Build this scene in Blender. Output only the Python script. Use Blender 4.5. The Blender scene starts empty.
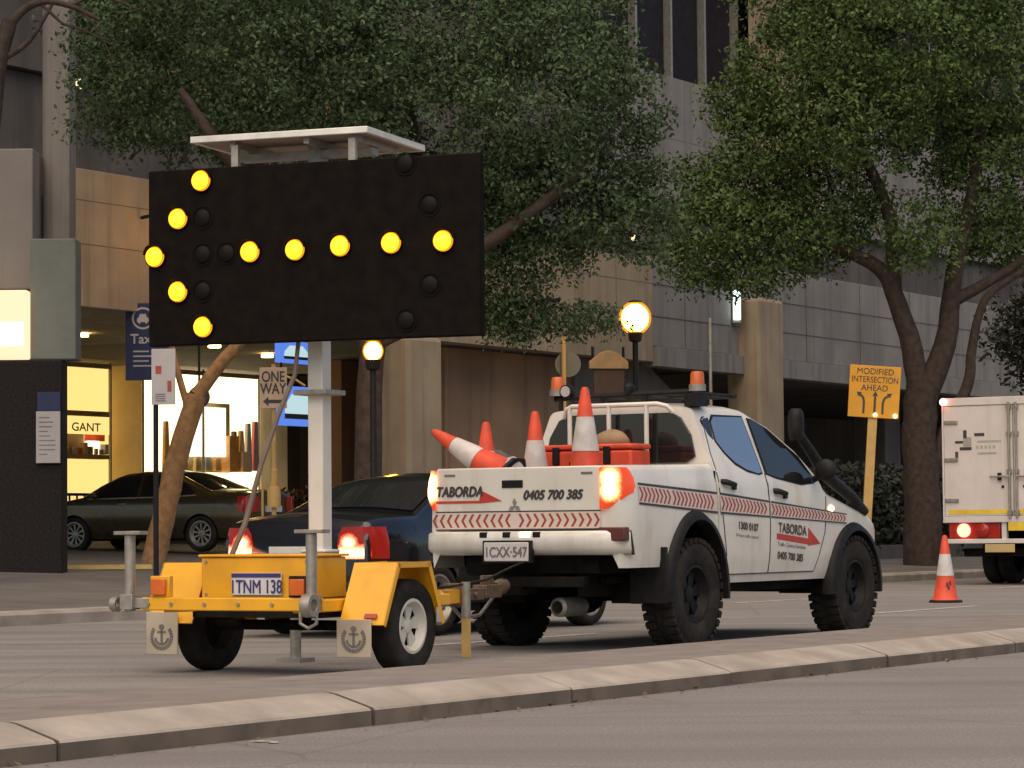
import bpy, bmesh, math, random
import numpy as np
from mathutils import Matrix, Vector
random.seed(7); rng = np.random.default_rng(11)
SC = bpy.context.scene
COL = SC.collection
R_ = math.radians
# ------------------------------------------------------------------ camera, sky, sun, exposure
FPX, CAMH = 2800.0, 0.94
_p, _r = math.atan(146/FPX), math.atan(.0087)
_f = np.array([0, math.cos(_p), math.sin(_p)]); _rx = np.array([1., 0, 0]); _u = np.array([0, -math.sin(_p), math.cos(_p)])
_RX = _rx*math.cos(_r) - _u*math.sin(_r); _UP = _u*math.cos(_r) + _rx*math.sin(_r)
cd = bpy.data.cameras.new('camera'); cam = bpy.data.objects.new('camera', cd); COL.objects.link(cam)
cam.matrix_world = Matrix(((_RX[0], _UP[0], -_f[0], 0), (_RX[1], _UP[1], -_f[1], 0), (_RX[2], _UP[2], -_f[2], CAMH), (0, 0, 0, 1)))
cd.sensor_width = 36; cd.lens = FPX/1024*36; cd.clip_start = .1; cd.clip_end = 3000
SC.camera = cam
SUN_EL, SUN_AZ = 62.0, 200.0           # degrees; azimuth clockwise from the view direction: soft dusk light from behind the camera
w = bpy.data.worlds.new('World'); SC.world = w; w.use_nodes = True
nt = w.node_tree; bg = nt.nodes['Background']
sky = nt.nodes.new('ShaderNodeTexSky'); sky.sky_type = 'NISHITA'; sky.sun_disc = False
sky.sun_elevation = R_(SUN_EL); sky.sun_rotation = R_(SUN_AZ); sky.air_density = 1.0; sky.dust_density = 2.0; sky.ozone_density = 1.0
nt.links.new(sky.outputs[0], bg.inputs[0]); bg.inputs[1].default_value = .046
sl = bpy.data.lights.new('sun', 'SUN'); so = bpy.data.objects.new('sun', sl); COL.objects.link(so)
sl.energy = 1.35; sl.angle = R_(95); sl.color = (1, .77, .52)
_az, _el = R_(SUN_AZ), R_(SUN_EL)
so.rotation_euler = Vector((-math.sin(_az)*math.cos(_el), -math.cos(_az)*math.cos(_el), -math.sin(_el))).to_track_quat('-Z', 'Y').to_euler()
so.location = (0, 0, 30)
SC.view_settings.view_transform = 'Standard'; SC.view_settings.look = 'None'; SC.view_settings.gamma = 1
SC.view_settings.use_curve_mapping = False; SC.view_settings.exposure = 1.42
SC.cycles.use_denoising = True
SC.cycles.max_bounces = 6; SC.cycles.transparent_max_bounces = 8; SC.cycles.sample_clamp_indirect = 4.0
# ------------------------------------------------------------------ helpers
def ray(px, py): return _f*FPX + (px-512)*_RX - (py-384)*_UP
def at(px, py, D):                      # world point seen at a pixel, D metres in front
    d = ray(px, py); return Vector(np.array([0, 0, CAMH]) + d*(D/d[1]))
TH = R_(31.5)                           # the street runs this far clockwise of the view axis
HX, HY = (math.sin(TH), math.cos(TH)), (-math.cos(TH), math.sin(TH))
def rd(s, u, z=0): return Vector((s*HX[0]+u*HY[0], s*HX[1]+u*HY[1], z))
def su(P): return P[0]*HX[0]+P[1]*HX[1], P[0]*HY[0]+P[1]*HY[1]
def atu(px, py, u):                     # point seen at a pixel on the street-parallel plane u
    d = ray(px, py); t = u/(d[0]*HY[0]+d[1]*HY[1]); return Vector(np.array([0, 0, CAMH])+d*t)
def zg(u): return 0 if u < 19.5 else .15 + .035*(u-19.5)

def mat(name, col, rough=.6, metal=0., var=.15, scale=6., bump=0., bscale=80., spec=.5, coat=0., leaf=False, dirt=None, dscale=2.5):
    m = bpy.data.materials.new(name); m.use_nodes = True
    t = m.node_tree; b = t.nodes['Principled BSDF']; L = t.links.new
    b.inputs['Roughness'].default_value = rough; b.inputs['Metallic'].default_value = metal
    b.inputs['Specular IOR Level'].default_value = spec; b.inputs['Coat Weight'].default_value = coat
    tc = t.nodes.new('ShaderNodeTexCoord')
    def noise(sc, det=5):
        n = t.nodes.new('ShaderNodeTexNoise'); n.inputs['Scale'].default_value = sc; n.inputs['Detail'].default_value = det
        L(tc.outputs['Object'], n.inputs['Vector']); return n.outputs['Fac']
    def ramp(src, lo, hi, c0, c1):
        r = t.nodes.new('ShaderNodeValToRGB'); r.color_ramp.elements[0].position = lo; r.color_ramp.elements[1].position = hi
        r.color_ramp.elements[0].color = (*c0, 1); r.color_ramp.elements[1].color = (*c1, 1); L(src, r.inputs[0]); return r.outputs[0]
    c0 = [max(0, c*(1-var)) for c in col]; c1 = [min(1, c*(1+var)) for c in col]
    if leaf:
        g = t.nodes.new('ShaderNodeNewGeometry'); av = t.nodes.new('ShaderNodeMath'); av.operation = 'MULTIPLY_ADD'; av.inputs[1].default_value = .45
        L(g.outputs['Random Per Island'], av.inputs[0]); sc_ = t.nodes.new('ShaderNodeMath'); sc_.operation = 'MULTIPLY'; sc_.inputs[1].default_value = .55; L(noise(1.3, 3), sc_.inputs[0]); L(sc_.outputs[0], av.inputs[2])
        o = ramp(av.outputs[0], .15, .85, c0, [c1[0]*1.03, c1[1], c1[2]*.95])
        b.inputs['Roughness'].default_value = rough
    else:
        o = ramp(noise(scale), .3, .7, c0, c1)
    if dirt:
        mx = t.nodes.new('ShaderNodeMix'); mx.data_type = 'RGBA'
        L(ramp(noise(dscale, 8), .45, .75, (0, 0, 0), (dirt[3],)*3), mx.inputs[0]); L(o, mx.inputs[6]); mx.inputs[7].default_value = (*dirt[:3], 1); o = mx.outputs[2]
    L(o, b.inputs['Base Color'])
    if bump:
        bp = t.nodes.new('ShaderNodeBump'); bp.inputs['Strength'].default_value = bump; bp.inputs['Distance'].default_value = .01
        L(noise(bscale, 8), bp.inputs['Height']); L(bp.outputs[0], b.inputs['Normal'])
    return m
def streaks(m, col, amt):
    t = m.node_tree; b = t.nodes['Principled BSDF']; L = t.links.new; src = b.inputs['Base Color'].links[0].from_socket
    tc = t.nodes.new('ShaderNodeTexCoord'); mp = t.nodes.new('ShaderNodeMapping'); mp.inputs['Rotation'].default_value = (0, 0, -(math.pi/2-TH)); mp.inputs['Scale'].default_value = (.035, .9, 1)
    mp.vector_type = 'TEXTURE' if False else 'POINT'
    n = t.nodes.new('ShaderNodeTexNoise'); n.inputs['Scale'].default_value = 1.6; n.inputs['Detail'].default_value = 6; L(tc.outputs['Object'], mp.inputs[0]); L(mp.outputs[0], n.inputs['Vector'])
    r = t.nodes.new('ShaderNodeValToRGB'); r.color_ramp.elements[0].position = .42; r.color_ramp.elements[1].position = .7; r.color_ramp.elements[0].color = (0, 0, 0, 1); r.color_ramp.elements[1].color = (amt, amt, amt, 1); L(n.outputs['Fac'], r.inputs[0])
    v = t.nodes.new('ShaderNodeTexVoronoi'); v.feature = 'DISTANCE_TO_EDGE'; v.inputs['Scale'].default_value = .35; L(tc.outputs['Object'], v.inputs['Vector'])
    c = t.nodes.new('ShaderNodeMath'); c.operation = 'LESS_THAN'; c.inputs[1].default_value = .004; L(v.outputs['Distance'], c.inputs[0])
    mx = t.nodes.new('ShaderNodeMix'); mx.data_type = 'RGBA'; L(r.outputs[0], mx.inputs[0]); L(src, mx.inputs[6]); mx.inputs[7].default_value = (*col, 1)
    m2 = t.nodes.new('ShaderNodeMix'); m2.data_type = 'RGBA'; k = t.nodes.new('ShaderNodeMath'); k.operation = 'MULTIPLY'; k.inputs[1].default_value = .22; L(c.outputs[0], k.inputs[0]); L(k.outputs[0], m2.inputs[0]); L(mx.outputs[2], m2.inputs[6]); m2.inputs[7].default_value = (.06, .055, .05, 1)
    L(m2.outputs[2], b.inputs['Base Color'])
def emis(name, col, st, base=(.02, .02, .02)):
    m = bpy.data.materials.new(name); m.use_nodes = True; b = m.node_tree.nodes['Principled BSDF']
    b.inputs['Base Color'].default_value = (*base, 1); b.inputs['Emission Color'].default_value = (*col, 1); b.inputs['Emission Strength'].default_value = st
    b.inputs['Roughness'].default_value = .3
    return m
def clearglass(name):
    m = bpy.data.materials.new(name); m.use_nodes = True; t = m.node_tree; t.nodes.clear()
    o = t.nodes.new('ShaderNodeOutputMaterial'); mx = t.nodes.new('ShaderNodeMixShader'); a = t.nodes.new('ShaderNodeBsdfTransparent'); g = t.nodes.new('ShaderNodeBsdfGlossy')
    g.inputs['Roughness'].default_value = .02; a.inputs[0].default_value = (.9, .92, .9, 1); mx.inputs[0].default_value = .06
    t.links.new(a.outputs[0], mx.inputs[1]); t.links.new(g.outputs[0], mx.inputs[2]); t.links.new(mx.outputs[0], o.inputs[0]); return m

class MB:
    def __init__(s): s.V = []; s.F = []; s.I = []
    def add(s, vs, fs, m=0):
        k = len(s.V); s.V += [tuple(v) for v in vs]; s.F += [tuple(i+k for i in f) for f in fs]; s.I += [m]*len(fs); return s
    def box(s, x0, x1, y0, y1, z0, z1, m=0):
        x0, x1 = min(x0, x1), max(x0, x1); y0, y1 = min(y0, y1), max(y0, y1); z0, z1 = min(z0, z1), max(z0, z1)
        return s.add([(x0, y0, z0), (x1, y0, z0), (x1, y1, z0), (x0, y1, z0), (x0, y0, z1), (x1, y0, z1), (x1, y1, z1), (x0, y1, z1)],
                     [(0, 3, 2, 1), (4, 5, 6, 7), (0, 1, 5, 4), (1, 2, 6, 5), (2, 3, 7, 6), (3, 0, 4, 7)], m)
    def tube(s, pts, r, n=10, m=0, cap=True):
        pts = [Vector(p) for p in pts]; N = len(pts); rs = r if isinstance(r, (list, tuple)) else [r]*N
        ref = None; vs = []
        for i, p in enumerate(pts):
            d = (pts[min(i+1, N-1)]-pts[max(i-1, 0)]).normalized()
            if ref is None: ref = Vector((0, 0, 1)) if abs(d.z) < .9 else Vector((1, 0, 0))
            a = (ref - d*ref.dot(d)).normalized(); b = d.cross(a); ref = a
            for k in range(n):
                q = 2*math.pi*k/n; vs.append(p + (a*math.cos(q)+b*math.sin(q))*rs[i])
        fs = [(i*n+k, i*n+(k+1) % n, (i+1)*n+(k+1) % n, (i+1)*n+k) for i in range(N-1) for k in range(n)]
        if cap: fs += [tuple(range(n))[::-1], tuple((N-1)*n+k for k in range(n))]
        return s.add(vs, fs, m)
    def cyl(s, p0, p1, r0, r1=None, n=18, m=0): return s.tube([p0, p1], [r0, r0 if r1 is None else r1], n, m)
    def lathe(s, prof, o=(0, 0, 0), ax=(0, 0, 1), n=32, m=0, closed=False):
        ax = Vector(ax).normalized(); ref = Vector((0, 0, 1)) if abs(ax.z) < .9 else Vector((1, 0, 0))
        a = (ref-ax*ref.dot(ax)).normalized(); b = ax.cross(a); o = Vector(o); vs = []
        for r, h in prof:
            for k in range(n):
                q = 2*math.pi*k/n; vs.append(o+ax*h+(a*math.cos(q)+b*math.sin(q))*max(r, 1e-4))
        P = len(prof); fs = [(i*n+k, i*n+(k+1) % n, ((i+1) % P)*n+(k+1) % n, ((i+1) % P)*n+k) for i in range(P if closed else P-1) for k in range(n)]
        return s.add(vs, fs, m)
    def prism(s, pts, f0, f1, m=0):
        n = len(pts); vs = [f0(*p) for p in pts]+[f1(*p) for p in pts]
        return s.add(vs, [tuple(range(n)), tuple(range(2*n-1, n-1, -1))]+[(i, n+i, n+(i+1) % n, (i+1) % n) for i in range(n)], m)
    def sheet(s, rows, m=0):
        n = len(rows[0]); vs = [p for r in rows for p in r]
        return s.add(vs, [(i*n+k, i*n+k+1, (i+1)*n+k+1, (i+1)*n+k) for i in range(len(rows)-1) for k in range(n-1)], m)
    def ball(s, c, rx, ry=None, rz=None, n=14, m=0):
        ry = ry or rx; rz = rz or rx; rows = []
        for i in range(n//2+1):
            t = math.pi*i/(n//2); st = max(math.sin(t), 1e-3)
            rows.append([(c[0]+rx*st*math.cos(2*math.pi*k/n), c[1]+ry*st*math.sin(2*math.pi*k/n), c[2]-rz*math.cos(t)) for k in range(n+1)])
        return s.sheet(rows, m)
    def build(s, name, mats, parent=None, smooth=35, bevel=0, weld=True):
        me = bpy.data.meshes.new(name); me.from_pydata(s.V, [], s.F)
        mats = mats if isinstance(mats, (list, tuple)) else [mats]
        for q in mats: me.materials.append(q)
        if len(mats) > 1: me.polygons.foreach_set('material_index', s.I)
        bm = bmesh.new(); bm.from_mesh(me)
        if weld: bmesh.ops.remove_doubles(bm, verts=bm.verts, dist=1e-5)
        bmesh.ops.recalc_face_normals(bm, faces=bm.faces); bm.to_mesh(me); bm.free()
        if smooth: me.shade_smooth(); me.set_sharp_from_angle(angle=R_(smooth))
        o = bpy.data.objects.new(name, me); COL.objects.link(o)
        if parent: o.parent = parent
        if bevel:
            b = o.modifiers.new('bevel', 'BEVEL'); b.width = bevel; b.segments = 2; b.limit_method = 'ANGLE'; b.angle_limit = R_(40)
        return o
def tag(o, label, cat, group=None, kind=None):
    if label: o['label'] = label
    if cat: o['category'] = cat
    if group: o['group'] = group
    if kind: o['kind'] = kind
    return o
def structure(o): o['kind'] = 'structure'; return o
def thing(name, label, cat, loc, rz=0, group=None):
    o = bpy.data.objects.new(name, None); COL.objects.link(o); o.empty_display_size = .2
    o.location = loc; o.rotation_euler = (0, 0, rz); return tag(o, label, cat, group)
def dup(o, parent=None):
    c = o.copy(); COL.objects.link(c); c.parent = parent
    for ch in [q for q in COL.objects if q.parent == o]: dup(ch, c)
    return c
def text(name, s, size, o, right, up, m, parent, align='LEFT', bold=0., shear=0., xs=1., yfun=None, sp=1.):
    cu = bpy.data.curves.new('lettering', 'FONT'); cu.body = s; cu.size = size; cu.align_x = align; cu.shear = shear; cu.extrude = .0015; cu.space_character = sp; cu.space_line = .8
    t = bpy.data.objects.new('t', cu); COL.objects.link(t)
    me = bpy.data.meshes.new_from_object(t.evaluated_get(bpy.context.evaluated_depsgraph_get()))
    bpy.data.objects.remove(t); bpy.data.curves.remove(cu)
    r = Vector(right).normalized(); u = Vector(up).normalized(); n = r.cross(u); o = Vector(o)
    for v in me.vertices:
        q = o + r*(v.co.x*xs) + u*v.co.y + n*v.co.z
        if yfun: q.y = yfun(q.x, q.z)
        v.co = q
    if bold:                                    # heavier strokes: the same outline struck again, a hair in front each time
        q = bmesh.new(); q.from_mesh(me); g0 = list(q.verts)+list(q.edges)+list(q.faces)
        for k, (dx, dz) in enumerate(((bold, 0), (-bold, 0), (0, bold), (0, -bold))):
            d = bmesh.ops.duplicate(q, geom=g0); bmesh.ops.translate(q, verts=[v for v in d['geom'] if isinstance(v, bmesh.types.BMVert)], vec=r*dx+u*dz+n*(.0006*(k+1)))
        q.to_mesh(me); q.free()
    me.materials.clear(); me.materials.append(m); me.name = name
    ob = bpy.data.objects.new(name, me); COL.objects.link(ob)
    if parent: ob.parent = parent
    return ob

# ------------------------------------------------------------------ materials
M = {}
M['asphalt'] = mat('asphalt', (.235, .222, .208), .9, var=.38, scale=45, bump=.6, bscale=70, dirt=(.16, .15, .142, .5), dscale=.7)
M['asphalt2'] = mat('asphalt_near', (.205, .192, .186), .9, var=.38, scale=60, bump=.6, bscale=90, dirt=(.15, .13, .13, .4), dscale=.9)
streaks(M['asphalt'], (.125, .115, .11), .75); streaks(M['asphalt2'], (.135, .12, .118), .6)
M['kerb'] = mat('kerb_concrete', (.345, .305, .262), .9, var=.22, scale=3, bump=.4, bscale=70, dirt=(.2, .165, .13, .7), dscale=1.8)
M['infill'] = mat('median_infill', (.2, .175, .16), .95, var=.2, scale=4, bump=.4, bscale=90, dirt=(.2, .16, .13, .5), dscale=1.0)
M['paving'] = mat('paving', (.13, .12, .11), .75, var=.2, scale=1.5, bump=.3, dirt=(.07, .065, .06, .6), dscale=.8)
M['joint'] = mat('panel_joint', (.12, .11, .098), .95)
M['grout'] = mat('kerb_joint', (.075, .065, .055), .95)
M['line'] = mat('road_paint', (.5, .48, .45), .7, var=.3, scale=10, dirt=(.13, .12, .12, .9), dscale=6)
M['white'] = mat('white_paint', (.74, .72, .66), .28, var=.04, scale=1.5, coat=.5, dirt=(.5, .46, .36, .35), dscale=2.0)
M['whitebar'] = mat('white_steel', (.68, .66, .6), .4, var=.06)
M['black'] = mat('black_plastic', (.014, .013, .013), .5, var=.3, scale=20, spec=.2)
M['rubber'] = mat('tyre_rubber', (.020, .018, .016), .85, var=.3, scale=15, bump=.3, dirt=(.06, .048, .038, .7), dscale=5, spec=.2)
M['under'] = mat('underbody', (.009, .008, .007), .8, var=.5, scale=12, dirt=(.026, .02, .015, .7), spec=.12)
M['glass'] = mat('tinted_glass', (.012, .013, .014), .03, var=.1, spec=.6); M['glass'].node_tree.nodes['Principled BSDF'].inputs['IOR'].default_value = 1.6
M['mirrorglass'] = mat('reflective_tint', (.02, .022, .025), .03, var=.1); M['mirrorglass'].node_tree.nodes['Principled BSDF'].inputs['IOR'].default_value = 8.0
M['yellow'] = mat('yellow_paint', (.80, .40, .014), .4, var=.07, scale=3, coat=.25, dirt=(.42, .2, .03, .45), dscale=4)
M['galv'] = mat('galvanised_steel', (.34, .32, .28), .45, metal=.6, var=.2, scale=14)
M['rimw'] = mat('white_rim', (.62, .6, .52), .4, var=.08, dirt=(.3, .26, .2, .4), dscale=6)
M['board'] = mat('board_black', (.009, .007, .006), .9, var=.3, scale=10, spec=.08)
M['unlit'] = mat('unlit_lens', (.007, .006, .005), .5, spec=.12)
M['orange'] = mat('cone_orange', (.72, .075, .028), .55, var=.14, scale=8, dirt=(.26, .07, .04, .65), dscale=6)
M['reflect'] = mat('reflective_band', (.6, .57, .54), .5, var=.1, scale=12, dirt=(.3, .27, .25, .6), dscale=5)
M['ink'] = mat('dark_lettering', (.05, .045, .05), .6)
M['inkgrey'] = mat('grey_lettering', (.16, .15, .14), .6)
M['red'] = mat('red_vinyl', (.5, .045, .03), .45)
M['chev'] = mat('chevron_red', (.34, .055, .04), .5, var=.1)
M['chevbg'] = mat('reflective_white', (.66, .56, .5), .5, var=.05)
M['redlens'] = mat('red_lens', (.35, .02, .012), .15, spec=.6)
M['amber'] = mat('amber_lens', (.6, .13, .02), .2)
M['platew'] = mat('plate_white', (.6, .58, .58), .5, var=.05)
M['plateink'] = mat('plate_blue', (.035, .035, .16), .5)
M['bark'] = mat('bark', (.045, .030, .023), .9, var=.45, scale=9, bump=.8, bscale=25)
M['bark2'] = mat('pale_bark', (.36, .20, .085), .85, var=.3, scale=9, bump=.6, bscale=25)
M['leafB'] = mat('leaf_green', (.063, .098, .048), .75, var=.55, leaf=True, spec=.15)
M['leafC'] = mat('leaf_bright_green', (.078, .124, .042), .75, var=.55, leaf=True, spec=.15)
M['leafH'] = mat('hedge_leaf', (.03, .036, .018), .6, var=.5, leaf=True)
M['conc'] = mat('concrete', (.22, .205, .19), .85, var=.12, scale=.8, bump=.3, bscale=40, dirt=(.13, .12, .11, .6), dscale=.6)
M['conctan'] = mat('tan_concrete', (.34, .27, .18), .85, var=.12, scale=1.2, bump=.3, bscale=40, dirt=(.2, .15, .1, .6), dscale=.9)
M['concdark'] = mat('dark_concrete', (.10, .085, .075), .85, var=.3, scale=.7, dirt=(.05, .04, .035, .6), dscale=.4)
M['brown'] = mat('brown_wall', (.38, .235, .14), .85, var=.2, scale=.6, dirt=(.2, .13, .09, .7), dscale=.5)
M['granite'] = mat('black_granite', (.02, .017, .016), .6, var=.4, scale=30, spec=.12)
M['greygreen'] = mat('grey_green_panel', (.16, .175, .155), .7, var=.08)
M['darkglass'] = mat('dark_glazing', (.018, .015, .02), .5, var=.3, spec=.08)
M['navy'] = mat('navy_paint', (.006, .007, .011), .22, var=.1, coat=.6)
M['gold'] = mat('bronze_paint', (.075, .058, .03), .25, metal=.5, var=.1, coat=.6)
M['blue'] = mat('sign_blue', (.012, .022, .085), .5)
M['signw'] = mat('sign_white', (.42, .40, .40), .5, var=.06)
M['signy'] = mat('sign_yellow', (.70, .34, .02), .5, var=.06, dirt=(.5, .25, .03, .4))
M['posty'] = mat('post_yellow', (.55, .36, .12), .55, var=.1)
M['olive'] = mat('olive_wall', (.22, .19, .09), .8, var=.2, scale=.7)
M['peach'] = mat('peach_board', (.75, .40, .16), .6)
M['cream'] = mat('cream_panel', (.5, .38, .18), .7, var=.06)
M['boxw'] = mat('box_white', (.68, .64, .61), .45, var=.05, dirt=(.42, .38, .34, .4), dscale=1.5)
M['yreflect'] = mat('yellow_tape', (.75, .55, .05), .4)
M['tan'] = mat('tan_cloth', (.28, .19, .11), .9)
M['greybag'] = mat('grey_bag', (.12, .10, .10), .8, var=.3)
M['clear'] = clearglass('shop_glass')
def vstreak(m, col, amt, zs=.10):
    t = m.node_tree; b = t.nodes['Principled BSDF']; L = t.links.new; src = b.inputs['Base Color'].links[0].from_socket
    tc = t.nodes.new('ShaderNodeTexCoord'); mp = t.nodes.new('ShaderNodeMapping'); mp.inputs['Scale'].default_value = (2.2, 2.2, zs)
    n = t.nodes.new('ShaderNodeTexNoise'); n.inputs['Scale'].default_value = 1.4; n.inputs['Detail'].default_value = 8; n.inputs['Roughness'].default_value = .65; L(tc.outputs['Object'], mp.inputs[0]); L(mp.outputs[0], n.inputs['Vector'])
    r = t.nodes.new('ShaderNodeValToRGB'); r.color_ramp.elements[0].position = .5; r.color_ramp.elements[1].position = .72; r.color_ramp.elements[0].color = (0, 0, 0, 1); r.color_ramp.elements[1].color = (amt, amt, amt, 1); L(n.outputs['Fac'], r.inputs[0])
    mx = t.nodes.new('ShaderNodeMix'); mx.data_type = 'RGBA'; L(r.outputs[0], mx.inputs[0]); L(src, mx.inputs[6]); mx.inputs[7].default_value = (*col, 1); L(mx.outputs[2], b.inputs['Base Color'])
for q_ in ('conc', 'conctan', 'concdark', 'brown'):
    vstreak(M[q_], {'conc': (.10, .095, .085), 'conctan': (.17, .125, .08), 'concdark': (.04, .035, .03), 'brown': (.17, .11, .07)}[q_], .75)
vstreak(M['white'], (.40, .35, .26), .5, .5); vstreak(M['boxw'], (.42, .38, .33), .5, .12)
def chips(m, col, sc, th):
    t = m.node_tree; b = t.nodes['Principled BSDF']; L = t.links.new; src = b.inputs['Base Color'].links[0].from_socket
    tc = t.nodes.new('ShaderNodeTexCoord'); n = t.nodes.new('ShaderNodeTexNoise'); n.inputs['Scale'].default_value = sc; n.inputs['Detail'].default_value = 9; n.inputs['Roughness'].default_value = .7; L(tc.outputs['Object'], n.inputs['Vector'])
    r = t.nodes.new('ShaderNodeMapRange'); r.inputs[1].default_value = th; r.inputs[2].default_value = th+.02; L(n.outputs['Fac'], r.inputs[0])
    mx = t.nodes.new('ShaderNodeMix'); mx.data_type = 'RGBA'; L(r.outputs[0], mx.inputs[0]); L(src, mx.inputs[6]); mx.inputs[7].default_value = (*col, 1); L(mx.outputs[2], b.inputs['Base Color'])
chips(M['yellow'], (.10, .05, .025), 9, .68); chips(M['whitebar'], (.25, .2, .15), 7, .68)
E_ = {}
E_['arrow'] = emis('arrow_lamp', (1, .60, .012), 1.05)
E_['arrowrim'] = emis('arrow_lamp_rim', (1, .30, .004), .55)
E_['bulb'] = emis('tail_bulb', (1, .62, .28), 3.5)
E_['lens_on'] = emis('tail_lens_lit', (1, .14, .04), .45, (.3, .03, .02))
E_['redbulb'] = emis('red_bulb', (1, .16, .10), 2.5)
E_['plate'] = emis('plate_lamp', (1, .66, .3), 2)
E_['globe'] = emis('street_globe', (1, .50, .05), 22)
def opal(name, col, st):                    # thin orange diffusing shell round the bright core
    m = bpy.data.materials.new(name); m.use_nodes = True; t = m.node_tree; t.nodes.clear()
    o = t.nodes.new('ShaderNodeOutputMaterial'); a = t.nodes.new('ShaderNodeAddShader'); tr = t.nodes.new('ShaderNodeBsdfTransparent'); e = t.nodes.new('ShaderNodeEmission')
    tr.inputs[0].default_value = (.75, .62, .45, 1); e.inputs[0].default_value = (*col, 1); e.inputs[1].default_value = st
    t.links.new(tr.outputs[0], a.inputs[0]); t.links.new(e.outputs[0], a.inputs[1]); t.links.new(a.outputs[0], o.inputs[0]); return m
E_['opal'] = opal('opal_shell', (1, .30, .015), .32)
E_['shop'] = emis('shop_wall', (1, .78, .40), 1.5)
E_['shop2'] = emis('shop_wall_pale', (1, .66, .22), .62)
E_['down'] = emis('downlight', (1, .62, .2), 14)
E_['screen'] = emis('blue_screen', (.10, .22, .75), .4)
E_['screenw'] = emis('pale_screen', (.55, .75, .8), .35)
E_['sign_on'] = emis('light_box', (1, .68, .42), .5)
E_['sign_hot'] = emis('light_box_bright', (1, .85, .65), .9)
E_['strip'] = emis('strip_light', (.75, 1, .95), 1.2)
E_['win'] = emis('lit_window', (1, .85, .4), .8)
E_['rep'] = emis('repeater', (1, .55, .25), 2.2)

# ------------------------------------------------------------------ ground, roads, kerbs
S0, S1 = -60, 400
def strip(name, prof, m, s0=S0, s1=S1, n=2):
    b = MB(); b.sheet([[rd(s0+(s1-s0)*i/n, u, z) for u, z in prof] for i in range(n+1)]); return structure(b.build(name, m, smooth=0))
structure(MB().sheet([[(-1500, -1500, -.06), (1500, -1500, -.06)], [(-1500, 1500, -.06), (1500, 1500, -.06)]]).build('ground', M['paving'], smooth=0))
strip('near_road', [(-40, 0), (7.72, 0)], M['asphalt2'])
strip('road', [(9.2, 0), (19.4, 0)], M['asphalt'])
kb = MB(); s = -12.0; random.seed(3)
KP = [(7.70, -.02), (7.70, .072), (7.712, .084), (7.745, .094), (7.92, .145), (7.96, .152), (8.0, .152), (8.0, -.02)]
while s < 90:
    L = random.choice([1.15, 1.9, 2.3, 2.3, 1.5]); dz = random.uniform(-.004, .004); du = random.uniform(-.008, .008)
    rows = [[rd(q, u+du, z+(dz if z > 0 else 0)-e*(z > .06)) for u, z in KP] for q, e in ((s+.004, .004), (s+.011, 0), (s+L-.011, 0), (s+L-.004, .004))]
    rows = [r+[r[0]] for r in rows]; kb.sheet(rows); k = len(KP)
    kb.add(rows[0][:-1], [tuple(range(k))]); kb.add(rows[-1][:-1], [tuple(range(k))]); s += L
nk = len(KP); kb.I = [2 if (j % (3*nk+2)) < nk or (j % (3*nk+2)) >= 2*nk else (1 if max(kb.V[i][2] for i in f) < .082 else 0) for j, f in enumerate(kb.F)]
structure(kb.build('kerb', [M['kerb'], mat('kerb_face_grime_shade', (.17, .135, .105), .95, var=.3, scale=6, dirt=(.08, .065, .05, .8), dscale=3), M['grout']], smooth=0))  # front face darker: gutter grime, with its shade put into the colour
strip('kerb_bed', [(7.74, -.02), (7.74, .02), (7.95, .06), (8.0, .08)], M['grout'])
strip('median', [(8.0, .1475), (8.3, .151), (9.12, .15), (9.2, .135), (9.23, .11), (9.23, -.02)], M['infill'])
strip('far_kerb', [(19.4, -.02), (19.4, .11), (19.43, .145), (19.62, .153), (19.62, -.02)], M['kerb'])
strip('footpath', [(19.62, .1535), (60, .1535+.035*40.4)], M['paving'])
a_, b_ = at(40, 569, 41.5), at(152, 569, 41.5)
structure(MB().box(a_.x, b_.x, 41.5, 41.65, zg(27), zg(28)+.03).build('light_streak', mat('light_streak_yellow', (.75, .55, .18), .6), smooth=0))  # yellow strip stands for shop light on the ground, put in as colour
rl = MB()
for s0 in np.arange(-8, 120, 9.0):
    for u in (12.6, 16.0):
        rl.sheet([[rd(s0+(3.2 if u > 13 else 0), u-.06, .004), rd(s0+(3.2 if u > 13 else 0), u+.06, .004)], [rd(s0+(3.2 if u > 13 else 0)+3, u-.06, .004), rd(s0+(3.2 if u > 13 else 0)+3, u+.06, .004)]])
structure(rl.build('lane_markings', M['line'], smooth=0))
fl = MB()
for px, py in ((262, 741), (272, 742), (528, 706), (735, 680), (741, 681), (792, 671), (905, 659), (898, 660)):
    d = ray(px, py); P = np.array([0, 0, CAMH])+d*(CAMH-.004)/-d[2]; q = random.uniform(0, 3)
    fl.add([P+np.array([math.cos(q+k*1.257)*random.uniform(.015, .06), math.sin(q+k*1.257)*random.uniform(.03, .07), 0]) for k in range(5)], [(0, 1, 2, 3, 4)])
structure(fl.build('paint_flecks', M['line'], smooth=0))

n = 420; ss = rng.uniform(4, 70, n); uu = 7.69-np.abs(rng.normal(size=n))*.10
P = np.array([rd(a, b, .006) for a, b in zip(ss, uu)]); an = rng.uniform(0, 6.28, n); d = np.stack([np.cos(an), np.sin(an), rng.uniform(0, .5, n)], 1); e = np.stack([-np.sin(an), np.cos(an), rng.uniform(-.2, .3, n)], 1); ln = rng.uniform(.02, .05, n)[:, None]
LIT = np.stack([P, P+d*ln*.5+e*ln*.3, P+d*ln, P+d*ln*.5-e*ln*.3], 1).reshape(-1, 3)
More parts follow.
